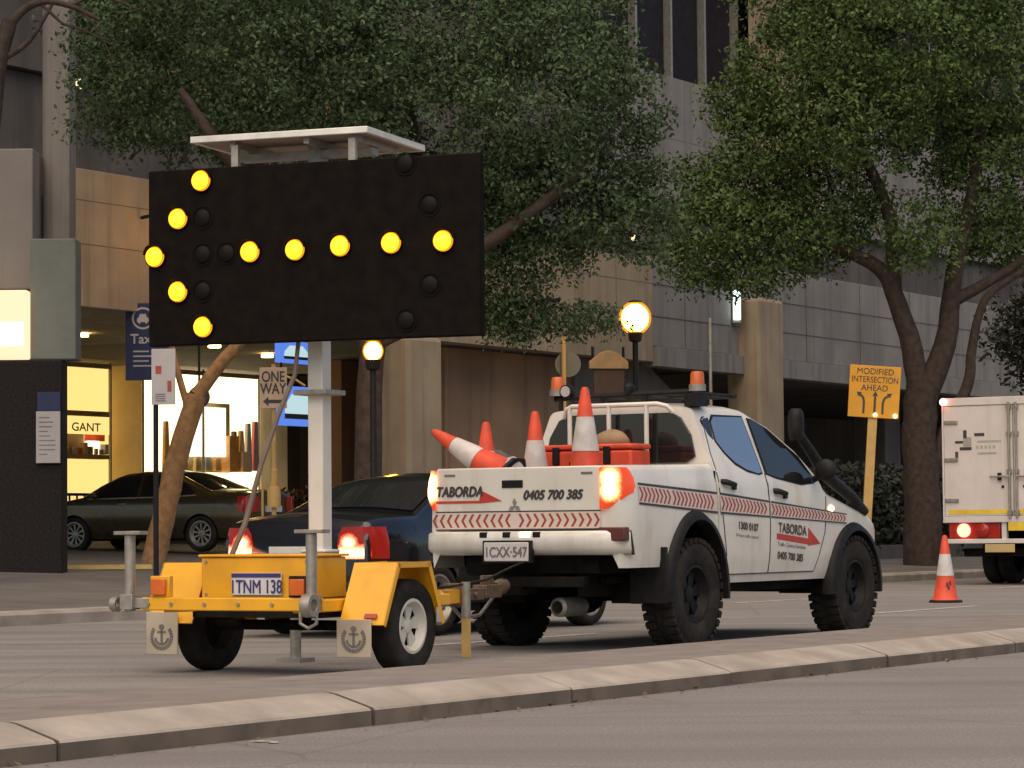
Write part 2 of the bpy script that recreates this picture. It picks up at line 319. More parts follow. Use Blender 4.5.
# ------------------------------------------------------------------ buildings
def rbox(mb, s0, s1, u0, u1, z0, z1, m=0):
    return mb.add([rd(a, b, c) for c in (z0, z1) for a, b in ((s0, u0), (s1, u0), (s1, u1), (s0, u1))],
                  [(0, 3, 2, 1), (4, 5, 6, 7), (0, 1, 5, 4), (1, 2, 6, 5), (2, 3, 7, 6), (3, 0, 4, 7)], m)
def part_box(name, m, par, *a, bevel=.01): return rbox(MB(), *a).build(name, m, par, smooth=0, bevel=bevel)
def spx(px, u): return su(atu(px, 500, u))[0]
UF, US = 29.0, 38.0
pod = thing('podium_building', 'long concrete podium on columns with open undercroft behind the street trees', 'building', (0, 0, 0))
sF0, sF1 = spx(66, UF), 200
part_box('fascia', M['conctan'], pod, sF0, spx(655, UF), UF, UF+.4, 4.55, 6.75)
part_box('fascia', M['conc'], pod, spx(655, UF)+.02, sF1, UF+.01, UF+.41, 4.9, 7.0)
part_box('edge_beam', M['conc'], pod, spx(655, UF)+.02, sF1, UF-.12, UF+.3, 4.45, 4.88)
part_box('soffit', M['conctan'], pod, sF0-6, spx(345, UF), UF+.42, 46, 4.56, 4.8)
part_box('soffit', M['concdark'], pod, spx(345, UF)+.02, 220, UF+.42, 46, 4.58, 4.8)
part_box('roof_deck', M['concdark'], pod, sF0-6, sF1, UF+.42, 46, 6.3, 6.5)
for px, ww in ((418, 1.15), (766, 1.3)):
    sc = spx(px, UF-.3)
    c = MB(); n = 16                                  # fluted edge column
    rbox(c, sc-ww/2, sc+ww/2, UF-.5, UF+.35, zg(UF)-.3, 4.54 if px < 500 else 6.2)
    c.build('column', M['conctan'], pod, smooth=0, bevel=.08)
for px in (690, 880): 
    sc = spx(px, UF+2); part_box('column', M['concdark'], pod, sc-.5, sc+.5, UF+1.6, UF+2.5, zg(UF+2)-.3, 4.57)
part_box('wall', M['brown'], pod, spx(446, 30), spx(652, 30), 30, 30.3, .3, 4.57)
part_box('wall', M['brown'], pod, spx(342, 34), spx(450, 34), 34, 34.3, .3, 4.57)
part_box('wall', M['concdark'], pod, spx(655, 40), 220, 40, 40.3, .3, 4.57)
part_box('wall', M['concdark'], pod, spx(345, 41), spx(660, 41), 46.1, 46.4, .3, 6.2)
st = MB(); a, b_ = spx(655, UF-1), spx(770, UF-1)       # stair flank rising under the podium edge
st.prism([(a, zg(28)-.2), (b_+3, zg(28)-.2), (b_+3, 2.2), (a+1, 5.6), (a, 5.6)], lambda x, z: rd(x, UF+.9, z), lambda x, z: rd(x, UF+1.2, z))
st.build('stair_wall', M['conc'], pod, smooth=0, bevel=.02)
jn = MB()
for q_ in np.arange(sF0+2.2, 150, 3.1): rbox(jn, q_-.007, q_+.007, UF-.004, UF+.02, 4.92, 6.98 if q_ > spx(655, UF) else 6.74)
for q_ in (5.55, 6.25): rbox(jn, sF0, 150, UF-.003, UF+.02, q_-.006, q_+.006)
jn.build('panel_joints', M['joint'], pod, smooth=0)
dl = MB().cyl(atu(82, 333, 33)+Vector((0, 0, .02)), atu(82, 333, 33)+Vector((0, 0, .1)), .16)
for i, (px, u) in enumerate(((82, 33), (150, 33.5), (215, 33), (268, 34))):
    P = rd(spx(px, u), u, 4.5)
    MB().cyl(P, P+Vector((0, 0, .055)), .12).build('downlight', E_['down'], pod)
# left hand block: pier, rounded shaft, parapet wall, lit sign box
pier = thing('corner_pier', 'tall concrete pier clad in black stone at its foot, at the left edge', 'pillar', (0, 0, 0))
def fbox(mb, px0, px1, y0, y1, D, dep, m=0):            # camera-facing block turned to the street, real size
    P = at((px0+px1)/2, (y0+y1)/2, D); wd = (px1-px0)/FPX*D; h = (y1-y0)/FPX*D
    mb.add([P+Vector((i*wd/2, j*dep, k*h/2)) for k in (-1, 1) for i, j in ((-1, 0), (1, 0), (1, 1), (-1, 1))],
           [(0, 3, 2, 1), (4, 5, 6, 7), (0, 1, 5, 4), (1, 2, 6, 5), (2, 3, 7, 6), (3, 0, 4, 7)], m); return mb
fbox(MB(), -60, 62, 360, 590, 39.7, .5).build('stone_base', M['granite'], pier, smooth=0, bevel=.02)
fbox(MB(), 30, 76, 238, 360, 39.9, .5).build('upper_cladding', M['greygreen'], pier, smooth=0, bevel=.02)
fbox(MB(), -60, 33, 148, 290, 40.6, .8).build('parapet', M['conc'], pier, smooth=0, bevel=.02)
c = MB(); P = at(54, 120, 41.2); 
c.lathe([(.21, -3.0), (.21, 6.0)], (P.x, P.y+.25, P.z), n=28); rbw = .24
c.box(P.x-.02, P.x+.23, P.y-.02, P.y+.6, P.z-3.0, P.z+6)
c.build('shaft', M['conc'], pier)
sb = fbox(MB(), -60, 27, 290, 359, 39.72, .3).build('sign_box', E_['sign_on'], pier, smooth=0, bevel=.02)
fbox(MB(), -60, 23, 322, 346, 39.66, .05).build('lit_panel', E_['sign_hot'], sb, smooth=0, bevel=.01)
nb = thing('notice_panel', 'blue and white paper notice on the black stone pier', 'notice', at(49, 430, 39.6))
def lbox(name, m, par, px0, px1, y0, y1, D, dep, org, bevel=.003):
    b = fbox(MB(), px0, px1, y0, y1, D, dep); b.V = [(v[0]-org[0], v[1]-org[1], v[2]-org[2]) for v in b.V]; return b.build(name, m, par, smooth=0, bevel=bevel)
o = nb.location.copy()
lbox('heading', M['blue'], nb, 37, 60, 392, 411, 39.64, .05, o)
lb = lbox('sheet', M['signw'], nb, 36, 60, 411.3, 463, 39.63, .05, o)
for i in range(9):
    yy = 417+i*4.6
    lbox('print_line', M['inkgrey'], nb, 39, 39+random.uniform(8, 18), yy, yy+1.1, 39.628, .001, o, 0)
# tower above
tow = thing('office_tower', 'grey concrete office tower with dark upper windows behind the trees', 'building', (0, 0, 0))
part_box('lower_floor', M['concdark'], tow, -10, 190, 34.2, 36, 6.5, 9.4)
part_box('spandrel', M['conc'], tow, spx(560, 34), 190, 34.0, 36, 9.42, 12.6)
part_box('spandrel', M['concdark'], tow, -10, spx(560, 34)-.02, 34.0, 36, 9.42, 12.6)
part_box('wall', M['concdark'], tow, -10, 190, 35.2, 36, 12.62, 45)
part_box('spandrel', M['conc'], tow, -10, 190, 34.0, 36, 16.8, 19.5)
wn = None
for i in range(34):
    s0 = 28+i*1.9
    if wn is None:
        wn = rbox(MB(), s0+.06, s0+1.82, 34.5, 34.55, 12.7, 16.7).build('window', M['darkglass'], tow, smooth=0); s00 = s0
        mu = rbox(MB(), s0-.05, s0+.05, 34.3, 34.6, 12.65, 16.75).build('mullion', M['galv'], tow, smooth=0)
    else:
        for q in (wn, mu):
            c = q.copy(); COL.objects.link(c); c.location = rd(s0-s00, 0)
part_box('pier', M['conctan'], tow, spx(771, 33.6), spx(815, 33.6), 33.2, 34.1, 9.45, 20)
jn = MB()
for q_ in np.arange(30, 150, 3.8): rbox(jn, q_-.009, q_+.009, 33.996, 34.02, 9.45, 12.58)
rbox(jn, 0, 150, 33.997, 34.02, 10.985, 11.0); jn.build('panel_joints', M['joint'], tow, smooth=0)
P = atu(78, 85, 34); MB().box(P.x-.09, P.x+.09, P.y-.15, P.y-.1, P.z-.09, P.z+.09).build('lit_window', E_['win'], tow)
P = atu(634, 239, 33.9); MB().ball((P.x, P.y-.2, P.z), .08).build('flood_lamp', E_['win'], tow)
# wall lantern on the fascia end, lights the wall and the leaning trunk
def lantern(name, label, P, r, pole, cat='street lamp', group=None):
    t = thing(name, label, cat, (P.x, P.y, 0), 0, group)
    g = MB().ball((0, 0, P.z), r, r, r*1.05, 24).build('globe', E_['opal'], t)
    MB().ball((0, 0, P.z), r*.84, r*.84, r*.88, 24).build('glowing_core', E_['globe'], g)
    b = MB()
    zb = zg(su(P)[1])
    b.lathe([(.16, zb-.05), (.16, zb+.12), (.09, zb+.2), (.075, zb+.9), (.05, zb+1.0), (.042, P.z-r-.12), (.09, P.z-r-.1), (.11, P.z-r*.85)], n=16)
    b.build('post', M['black'], t); MB().lathe([(.001, P.z+r*1.12), (.09, P.z+r*1.05), (.10, P.z+r*.94)], n=16).build('cap', M['black'], t)
    return t
lantern('street_lamp', 'glowing globe street lamp on black post, the larger one, above the truck', at(635, 318, 40.5), .235, True)
lantern('street_lamp', 'small glowing globe lamp just below the arrow board', at(373, 351, 36), .135, True)
wl = thing('wall_lantern', 'amber globe lantern on a bracket at the concrete wall behind the arrow board', 'wall lamp', atu(192, 232, 27.9))
MB().ball((0, 0, 0), .17, n=18).build('globe', emis('wall_globe', (1, .45, .05), 6), wl)
q = rd(0, 1.1) ; MB().tube([(0, 0, .2), (0, 0, .32), (q.x*.6, q.y*.6, .34), (q.x*.95, q.y*.95, .3)], .03).build('bracket', M['black'], wl)

# shop under the podium
shop = thing('shop_front', 'brightly lit shop front with display windows under the podium', 'shop', (0, 0, 0))
sA, sB, sC, sD, sE = spx(60, US), spx(112, US), spx(141, US), spx(258, US), spx(347, US)
z0 = zg(US)
UB = US+1.1                                            # display windows are shallow, lit back panels behind them
part_box('wall', E_['shop'], shop, spx(139, UB), spx(262, UB), UB, UB+.1, z0, 4.5)
part_box('wall', E_['shop2'], shop, spx(20, UB), spx(113, UB), UB, UB+.1, z0, 4.5)
part_box('floor', M['cream'], shop, sA-4, sE, US, UB-.01, z0-.2, z0+.06)
part_box('column', M['cream'], shop, spx(112, US+1.0), spx(141, US+.1), US+.1, US+1.0, z0-.1, 4.55)
part_box('column', M['concdark'], shop, spx(258, US+.95), spx(262, US+.95)+.35, US+.1, US+.95, z0-.1, 4.55)
part_box('wall', M['olive'], shop, spx(264, US+1.2), sE+8, US+1.2, US+1.4, z0-.1, 4.55)
for a, b_ in ((sA-4, spx(112, US)-.02), (spx(143, US), spx(262, US))):
    f = MB()
    for q in np.linspace(a, b_, 3): rbox(f, q-.018, q+.018, US, US+.04, z0, 4.54)
    rbox(f, a, b_, US+.01, US+.07, z0, z0+.12); rbox(f, a, b_, US+.01, US+.07, 4.40, 4.5)
    fr = f.build('window_frame', M['galv'], shop, smooth=0)
    rbox(MB(), a, b_, US+.03, US+.04, z0+.1, 4.45).build('pane', M['clear'], fr, smooth=0)
def disp(name, m, px0, px1, y0, y1, u, dep=.3):
    A = atu(px0, y1, u); B = atu(px1, y0, u); return part_box(name, m, shop, su(A)[0], su(B)[0], u, u+dep, A.z, max(B.z, A.z+.05), bevel=.01)
disp('display_panel', E_['sign_hot'], 190, 226, 408, 456, US+.55)
disp('display_frame', M['cream'], 186, 230, 404, 472, US+.8, .1)
disp('display_stand', M['peach'], 176, 188, 448, 472, US+.5); disp('display_stand', M['peach'], 230, 239, 436, 472, US+.5); disp('display_stand', M['peach'], 243, 252, 452, 472, US+.4)
disp('shelf', M['tan'], 60, 111, 412, 415, US+.6); disp('sign_band', E_['shop2'], 60, 111, 417, 433, US+.62, .1)
disp('display_stand', M['tan'], 62, 84, 433, 452, US+.9); disp('display_stand', M['orange'], 95, 105, 432, 441, US+.8); disp('display_panel', E_['sign_hot'], 89, 100, 441, 455, US+.7, .1)
disp('counter', M['tan'], 60, 111, 455, 458, US+.6)
for i, px in enumerate((165, 196, 206, 216, 233, 240, 247, 254)):     # stock in the bright window
    y_ = 428+random.uniform(-8, 14); g_ = MB(); A = atu(px, 471, US+.62); B = atu(px+5.5, y_, US+.62); s0_, s1_ = su(A)[0], su(B)[0]
    g_.prism([(s0_, A.z), (s1_, A.z), (s1_-.02, B.z*.5+A.z*.5), (s1_-.05, B.z), (s0_+.05, B.z), (s0_+.02, B.z*.5+A.z*.5)], lambda x, z: rd(x, US+.62, z), lambda x, z: rd(x, US+.72, z))
    g_.build('stock_item', M[('peach', 'cream', 'signw', 'peach', 'tan', 'peach', 'signw', 'red')[i]], shop, smooth=0, bevel=.02)
for i in range(9):
    px = 64+i*5.2; disp('stock_item', M[('peach', 'tan', 'signw', 'red', 'cream', 'olive')[i % 6]], px, px+3.2, 454.5-random.uniform(5, 12), 454.5, US+.66, .15)
A = atu(71.5, 430.5, US+.6)
text('lettering', 'GANT', .25, A, (HX[0], HX[1], 0), (0, 0, 1), M['ink'], shop, bold=.004, xs=1.35)
rlg = MB()
for px in np.arange(62, 112, 7.5):
    A = atu(px, 492, US-.25); rlg.tube([(A.x, A.y, zg(US)-.05), (A.x, A.y, zg(US)+.95)], .022, 6)
A, B = atu(60, 470, US-.25), atu(111, 470, US-.25); rlg.tube([(A.x, A.y, zg(US)+.95), (B.x, B.y, zg(US)+.95)], .03, 6)
tag(rlg.build('railing', M['black']), 'low dark railing in front of the shop window with letters', 'railing')
for (px0, px1, y0, y1, lab) in ((280, 312, 343, 362, 'blue framed lit advertising panel, the upper one beside the white mast'), (280, 318, 388, 425, 'blue framed lit advertising panel, the lower one beside the white mast')):
    A = atu(px0, y1, 31); B = atu(px1, y0, 31); P = (A+B)/2
    t = thing('advertising_panel', lab, 'advertising panel', P); wd = su(B)[0]-su(A)[0]; h = B.z-A.z
    t.rotation_euler = (0, 0, math.pi/2-TH)
    MB().box(-wd/2, wd/2, 0, .12, -h/2, h/2).build('frame', E_['screen'], t, smooth=0)
    hg = MB()
    for x in (-wd*.4, wd*.4): hg.box(x-.015, x+.015, .04, .07, h/2, 4.56-P.z)
    hg.build('hanger', M['black'], t, smooth=0)
    MB().prism([(-wd*.38, -h*.22), (wd*.38, -h*.22), (wd*.36, h*.02), (wd*.2, h*.3), (-wd*.2, h*.3), (-wd*.36, h*.02)], lambda x, z: (x, -.01, z), lambda x, z: (x, -.004, z)).build('picture', E_['screenw'], t, smooth=0)
    MB().box(-wd*.38, wd*.38, -.014, -.003, -h*.33, -h*.2).build('caption_bar', M['ink'], t, smooth=0)

# ------------------------------------------------------------------ trees
def leafcloud(lobes, nclump, leaf, per, clr, shell=.45):
    ws = np.array([l[3]*l[4]*l[5] for l in lobes])**.66; ws /= ws.sum(); out = []
    idx = rng.choice(len(lobes), nclump, p=ws); L = np.array(lobes, float)
    d = rng.normal(size=(nclump, 3)); d /= np.linalg.norm(d, axis=1)[:, None]
    rad = (shell + (1-shell)*rng.random(nclump)**.6)[:, None]*(1+.09*rng.normal(size=(nclump, 1)))
    c = L[idx, :3]+d*rad*L[idx, 3:6]
    sizes = rng.uniform(.6, 1.35, nclump)
    P = np.repeat(c, per, 0)+np.clip(rng.normal(size=(nclump*per, 3)), -1.7, 1.7)*clr*np.repeat(sizes, per)[:, None]*np.array([1, 1, .7])
    n = len(P); a = rng.normal(size=(n, 3)); a[:, 2] -= .25; a /= np.linalg.norm(a, axis=1)[:, None]
    b = rng.normal(size=(n, 3)); b -= a*(a*b).sum(1)[:, None]; b /= np.linalg.norm(b, axis=1)[:, None]
    ln = leaf*rng.uniform(.6, 1.3, n)[:, None]; wd = ln*.52
    V = np.stack([P, P+a*ln*.45+b*wd*.5, P+a*ln, P+a*ln*.45-b*wd*.5], 1).reshape(-1, 3)
    return V
def leafmesh(name, V, m, parent):
    me = bpy.data.meshes.new(name); n = len(V)//4
    me.vertices.add(len(V)); me.vertices.foreach_set('co', V.astype(np.float32).ravel())
    me.loops.add(4*n); me.loops.foreach_set('vertex_index', np.arange(4*n, dtype=np.int32))
    me.polygons.add(n); me.polygons.foreach_set('loop_start', np.arange(n, dtype=np.int32)*4)
    me.update(calc_edges=True); me.materials.append(m)
    o = bpy.data.objects.new(name, me); COL.objects.link(o); o.parent = parent; return o
def litter():
    o = leafmesh('leaf_litter', LIT, mat('dry_leaf', (.14, .09, .05), .8, var=.5, leaf=True), None); o['kind'] = 'stuff'
litter()
def limb(mb, pts, r0, r1, wob=.06):
    P = [Vector(p) for p in pts]; out = []
    for i in range(len(P)-1):
        for k in range(4): 
            t = k/4; a = P[max(i-1, 0)]; b = P[i]; c = P[i+1]; d = P[min(i+2, len(P)-1)]
            q = .5*((2*b)+(c-a)*t+(2*a-5*b+4*c-d)*t*t+(3*b-a-3*c+d)*t**3)
            out.append(q+Vector((random.uniform(-1, 1), random.uniform(-1, 1), 0))*wob*r0)
    out.append(P[-1]); n = len(out); mb.tube(out, [r0+(r1-r0)*(i/(n-1)) for i in range(n)], 10)
def tree(name, label, base, D, trunk_px, limbs_px, lobes_px, nclump, leaf, mleaf, mbark, rt, per=12, clr=.2, shell=.45):
    t = thing(name, label, 'tree', base)
    def loc(px, py, dd=0): return at(px, py, D+dd)-base
    tb = MB(); limb(tb, [Vector((0, 0, -.1))]+[loc(*p) for p in trunk_px], rt[0], rt[1]); tr_ = tb.build('trunk', mbark, t, smooth=80)
    for l in limbs_px:
        lb = MB(); limb(lb, [loc(*p) for p in l[0]], l[1], l[2]); lb.build('limb', mbark, t, smooth=80)
    lobes = []
    for px, py, dd, rx, rz in lobes_px:
        q = loc(px, py, dd); k = (D+dd)/FPX; lobes.append((q.x, q.y, q.z, rx*k, rx*k*.9, rz*k))
    leafmesh('crown', leafcloud(lobes, nclump, leaf, per, clr, shell), mleaf, t); return t
def foot(px, D):
    P = at(px, 500, D); P.z = zg(su(P)[1]); return P
tree('street_tree', 'broad dark leafy tree spreading behind the arrow board', foot(368, 37.5), 37.5, [(368, 440), (372, 360), (382, 290)],
     [([(372, 350), (330, 280), (230, 160, -1), (180, 90, -1)], .16, .05), ([(380, 300), (420, 200, 1), (400, 60, 1)], .17, .05), ([(378, 335), (450, 270, -.5), (560, 190, -.5), (620, 120)], .15, .04), ([(376, 345), (410, 330), (480, 310, .5), (560, 300, .5)], .09, .03)],
     [(200, 70, 1, 120, 100), (330, 60, -.6, 120, 100), (440, 130, 0, 110, 110), (540, 80, -.5, 95, 95), (600, 140, .4, 65, 90), (560, 195, 0, 85, 75), (430, 20, 1.5, 150, 85), (545, 10, .8, 85, 70), (625, 95, .5, 40, 55), (250, -20, 0, 150, 85), (300, 130, .8, 120, 65), (520, 255, .3, 60, 35), (490, 220, 1, 55, 60), (580, 322, .2, 40, 14), (505, 318, .5, 40, 22), (645, 205, 0, 40, 60), (515, 190, .2, 55, 60), (500, 280, .3, 42, 50), (530, 320, .4, 40, 22), (130, 40, 2, 60, 70), (120, 110, 1.5, 50, 45), (610, 225, .3, 40, 32)],
     3300, .08, M['leafB'], M['bark'], (.2, .15), clr=.13, per=36, shell=.55)
tree('street_tree', 'large round green tree with dark forked trunk beside the white truck', foot(922, 53), 53, [(922, 500), (920, 430), (922, 385)],
     [([(920, 400), (912, 350), (893, 290), (870, 262), (800, 235), (740, 215)], .24, .06), ([(893, 290), (890, 220), (860, 140), (850, 60)], .17, .05), ([(924, 395), (945, 345), (955, 270), (975, 180), (985, 90)], .26, .07), ([(930, 480), (950, 420), (968, 385), (972, 350), (985, 300), (1024, 270)], .14, .06), ([(955, 300), (1000, 275), (1050, 240)], .13, .05)],
     [(810, 85, 0, 85, 75), (900, 40, -1, 115, 70), (990, 70, 0, 90, 85), (765, 150, 0, 48, 60), (760, 190, 0, 60, 50), (850, 110, -1.2, 80, 60), (835, 200, .5, 60, 45), (940, 130, .6, 60, 50), (1005, 170, .4, 75, 75), (715, 225, -.5, 50, 40), (790, 240, .2, 80, 34), (680, 262, -.3, 34, 24), (700, 190, .2, 36, 40), (920, 235, -.8, 38, 36), (1010, 240, .5, 55, 30), (900, -30, 0, 165, 60), (745, 278, 0, 50, 16), (830, 30, .3, 60, 40), (735, 100, .2, 30, 35)],
     3000, .105, M['leafC'], M['bark'], (.37, .31), clr=.175, per=36, shell=.5)
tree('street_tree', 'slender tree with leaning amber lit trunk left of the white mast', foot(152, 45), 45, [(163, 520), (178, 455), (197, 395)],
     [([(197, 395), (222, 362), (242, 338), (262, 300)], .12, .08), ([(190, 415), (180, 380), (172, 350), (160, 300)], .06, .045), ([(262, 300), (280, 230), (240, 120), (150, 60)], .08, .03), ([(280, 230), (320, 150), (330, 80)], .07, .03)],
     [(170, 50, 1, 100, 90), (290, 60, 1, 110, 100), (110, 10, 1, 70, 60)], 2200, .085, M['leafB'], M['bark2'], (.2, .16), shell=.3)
tree('street_tree', 'dark tree at the right edge, crown drooping over the white truck', foot(1062, 60), 60, [(1062, 470), (1060, 400)], [([(1060, 410), (1040, 350), (1020, 320)], .12, .04), ([(1060, 410), (1075, 340), (1080, 280)], .12, .04)],
     [(1030, 335, 0, 42, 42), (1070, 300, 0, 50, 60), (1075, 370, 0, 50, 40)], 700, .15, M['leafH'], M['bark'], (.25, .18), clr=.22)
bt = thing('bare_tree', 'bare dark tree with thin branches at the upper left corner', 'tree', foot(-22, 36))
b = MB(); o = bt.location
limb(b, [Vector((0, 0, -.1)), at(-20, 300, 36)-o, at(-8, 100, 36)-o, at(10, 20, 36)-o], .22, .1)
b.build('trunk', M['bark'], bt, smooth=80)
for pts, r in (([(0, 60), (14, 20), (40, 2), (70, 6), (100, 20)], .07), ([(40, 3), (52, 14), (64, 24), (84, 30), (110, 44)], .025), ([(70, 6), (100, -4), (140, 10)], .03), ([(80, 10), (98, 30), (112, 60)], .02), ([(0, 60), (30, 40), (60, -10)], .05)):
    b = MB(); limb(b, [at(x, y, 36)-o for x, y in pts], r, r*.35); b.build('limb', M['bark'], bt, smooth=80)
# hedge on the footpath behind the truck nose, planter shrubs before the shop
def hedge(name, label, s0, s1, u0, u1, h, n, m, leaf=.1, flowers=None):
    t = thing(name, label, 'hedge', rd((s0+s1)/2, (u0+u1)/2, zg((u0+u1)/2)), math.pi/2-TH)
    a, b = (s1-s0)/2, (u1-u0)/2
    c = np.stack([rng.uniform(-a, a, n), rng.uniform(-b, b, n), h*(.05+.95*rng.random(n)**.7)+.06*np.sin(rng.random(n)*9)], 1)
    P = np.repeat(c, 8, 0)+rng.normal(size=(n*8, 3))*.09
    d = rng.normal(size=(len(P), 3)); d /= np.linalg.norm(d, axis=1)[:, None]; e = rng.normal(size=(len(P), 3)); e -= d*(d*e).sum(1)[:, None]; e /= np.linalg.norm(e, axis=1)[:, None]
    V = np.stack([P, P+d*leaf*.5+e*leaf*.25, P+d*leaf, P+d*leaf*.5-e*leaf*.25], 1).reshape(-1, 3)
    leafmesh('foliage', V, m, t)
    if flowers:
        k = 60; P = np.stack([rng.uniform(-a*.6, a*.4, k), rng.uniform(-b, b, k), h+rng.random(k)*.12], 1)
        V = np.stack([P, P+[.05, 0, .04], P+[0, 0, .1], P+[-.05, 0, .04]], 1).reshape(-1, 3); leafmesh('flowers', V, flowers, t)
    MB().box(-a, a, -b, b, -.3, .25).build('planter', M['concdark'], t, smooth=0, bevel=.02)
    return t
hedge('hedge', 'dark clipped hedge on the footpath between the ute and the white truck', spx(800, 24), spx(985, 24), 23.4, 25.2, 1.75, 2600, M['leafH'], .16)
hedge('flower_bed', 'low planter of shrubs with red flowers under the bright shop window', sC-1.5, sE+1, US-1.6, US-.8, .95, 1100, M['leafH'], .14, M['orange'])

# ------------------------------------------------------------------ street signs and poles
def pole(mb, x, y, z0, z1, r, n=10): mb.cyl((x, y, z0), (x, y, z1), r, n=n)
FR = math.pi/2-TH       # rotation of street-aligned things (local +x along the street)
t = thing('one_way_sign', 'worn ONE WAY sign with left arrow on a pale post', 'sign', foot(274, 41))
o = t.location; c = at(275, 388, 41)-o
pb = MB(); pole(pb, 0, 0, 0, c.z+.35, .035); pb.lathe([(.10, 0), (.10, .25), (.08, .3), (.055, .31), (.055, .55), (.04, .57)], (0, 0, c.z-1.75), n=14); pb.build('post', M['posty'], t)
MB().box(-.20, .20, -.06, -.045, c.z-.30, c.z+.30).build('panel', mat('sign_weathered', (.60, .44, .31), .6, var=.1), t, bevel=.004)
text('lettering', 'ONE\nWAY', .22, (0, -.064, c.z+.09), (1, 0, 0), (0, 0, 1), M['ink'], t, 'CENTER', .003, xs=.74)
MB().prism([(-.15, -.2), (-.07, -.13), (-.07, -.175), (.15, -.175), (.15, -.225), (-.07, -.225), (-.07, -.27)], lambda x, z: (x, -.064, c.z+z), lambda x, z: (x, -.061, c.z+z)).build('arrow', M['ink'], t, smooth=0)
t = thing('hoop_stand', 'pale curved hoop standing behind the ONE WAY sign', 'bicycle rack', foot(300, 43)); o = t.location
q = [at(x, y, 43)-o for x, y in ((262, 378), (280, 374), (296, 380), (305, 386))]
MB().tube([(q[0].x, 0, 0), q[0], q[1], q[2], q[3]], .018).build('hoop', M['posty'], t)

t = thing('taxi_sign', 'blue hanging Taxi sign with car symbol beside the arrow board', 'sign', atu(146, 302, 28.9)); o = t.location
wv = [-.34, .38]; k = 44.2/FPX; h = 81*k
MB().box(-21*k, 21*k, -.03, .03, -h, -.02).build('panel', M['blue'], t, bevel=.005)
pb = MB(); pole(pb, -.15, 0, -.03, .12, .02); pole(pb, .15, 0, -.03, .12, .02); pb.build('bracket', M['black'], t)
text('lettering', 'Taxi', 14*k, (-16*k, -.034, -43*k), (1, 0, 0), (0, 0, 1), M['signw'], t, 'LEFT', .004)
ic = MB()
for a0 in range(28):
    a1 = 2*math.pi*a0/28; a2 = 2*math.pi*(a0+1)/28
    f = lambda r, a: (-3*k+r*math.cos(a), -17*k+r*math.sin(a))
    ic.prism([f(9.5*k, a1), f(9.5*k, a2), f(11.5*k, a2), f(11.5*k, a1)], lambda x, z: (x, -.036, z), lambda x, z: (x, -.031, z))
ic.prism([((-3+x)*k, (-17+z)*k) for x, z in ((-6, -4), (-4.5, -4), (-4.5, -5.5), (-2.5, -5.5), (-2.5, -4), (2.5, -4), (2.5, -5.5), (4.5, -5.5), (4.5, -4), (6, -4), (6, 0), (4.2, 1), (3, 4.5), (-3, 4.5), (-4.2, 1), (-6, 0))], lambda x, z: (x, -.036, z), lambda x, z: (x, -.031, z))
ic.build('symbol', M['signw'], t, smooth=0)
for i in range(4): MB().box(-13*k, (3+5*(i % 2))*k, -.034, -.031, -(52+5*i)*k, -(50.5+5*i)*k).build('print_line', M['signw'], t)

t = thing('parking_sign', 'white parking notice on a thin black pole left of the trailer', 'sign', foot(156, 33)); o = t.location; c = at(164, 377, 33)-o; k = 33/FPX
pb = MB(); pole(pb, 0, 0, -.02, c.z+28*k, .032); pb.build('pole', M['black'], t)
MB().box(c.x-12*k, c.x+12*k, -.055, -.04, c.z-28*k, c.z+28*k).build('panel', M['signw'], t, bevel=.004)
for x0, x1, y0, y1 in ((-8, -2, 3, 11), (4, 8, -15, -4)): MB().box(c.x+x0*k, c.x+x1*k, -.058, -.0555, c.z+y0*k, c.z+y1*k).build('mark', M['chev'], t)
for i in range(4): MB().box(c.x-8*k, c.x+2*k, -.058, -.0555, c.z-(18+2.2*i)*k, c.z-(17+2.2*i)*k).build('print_line', M['inkgrey'], t)

t = thing('round_sign', 'dark oval sign disc hanging beside the leaning trunk', 'sign', at(199, 397, 47)); k = 47/FPX
MB().lathe([(.001, -.02), (11*k, -.02), (11*k, .02), (.001, .02)], ax=(0, 1, 0), n=28).build('disc', M['ink'], t)
MB().tube([(0, .03, 9*k), (0, .03, 1.1), (0, .2, 1.3), (-.1, .2, 3)], .02).build('hanger', M['black'], t)

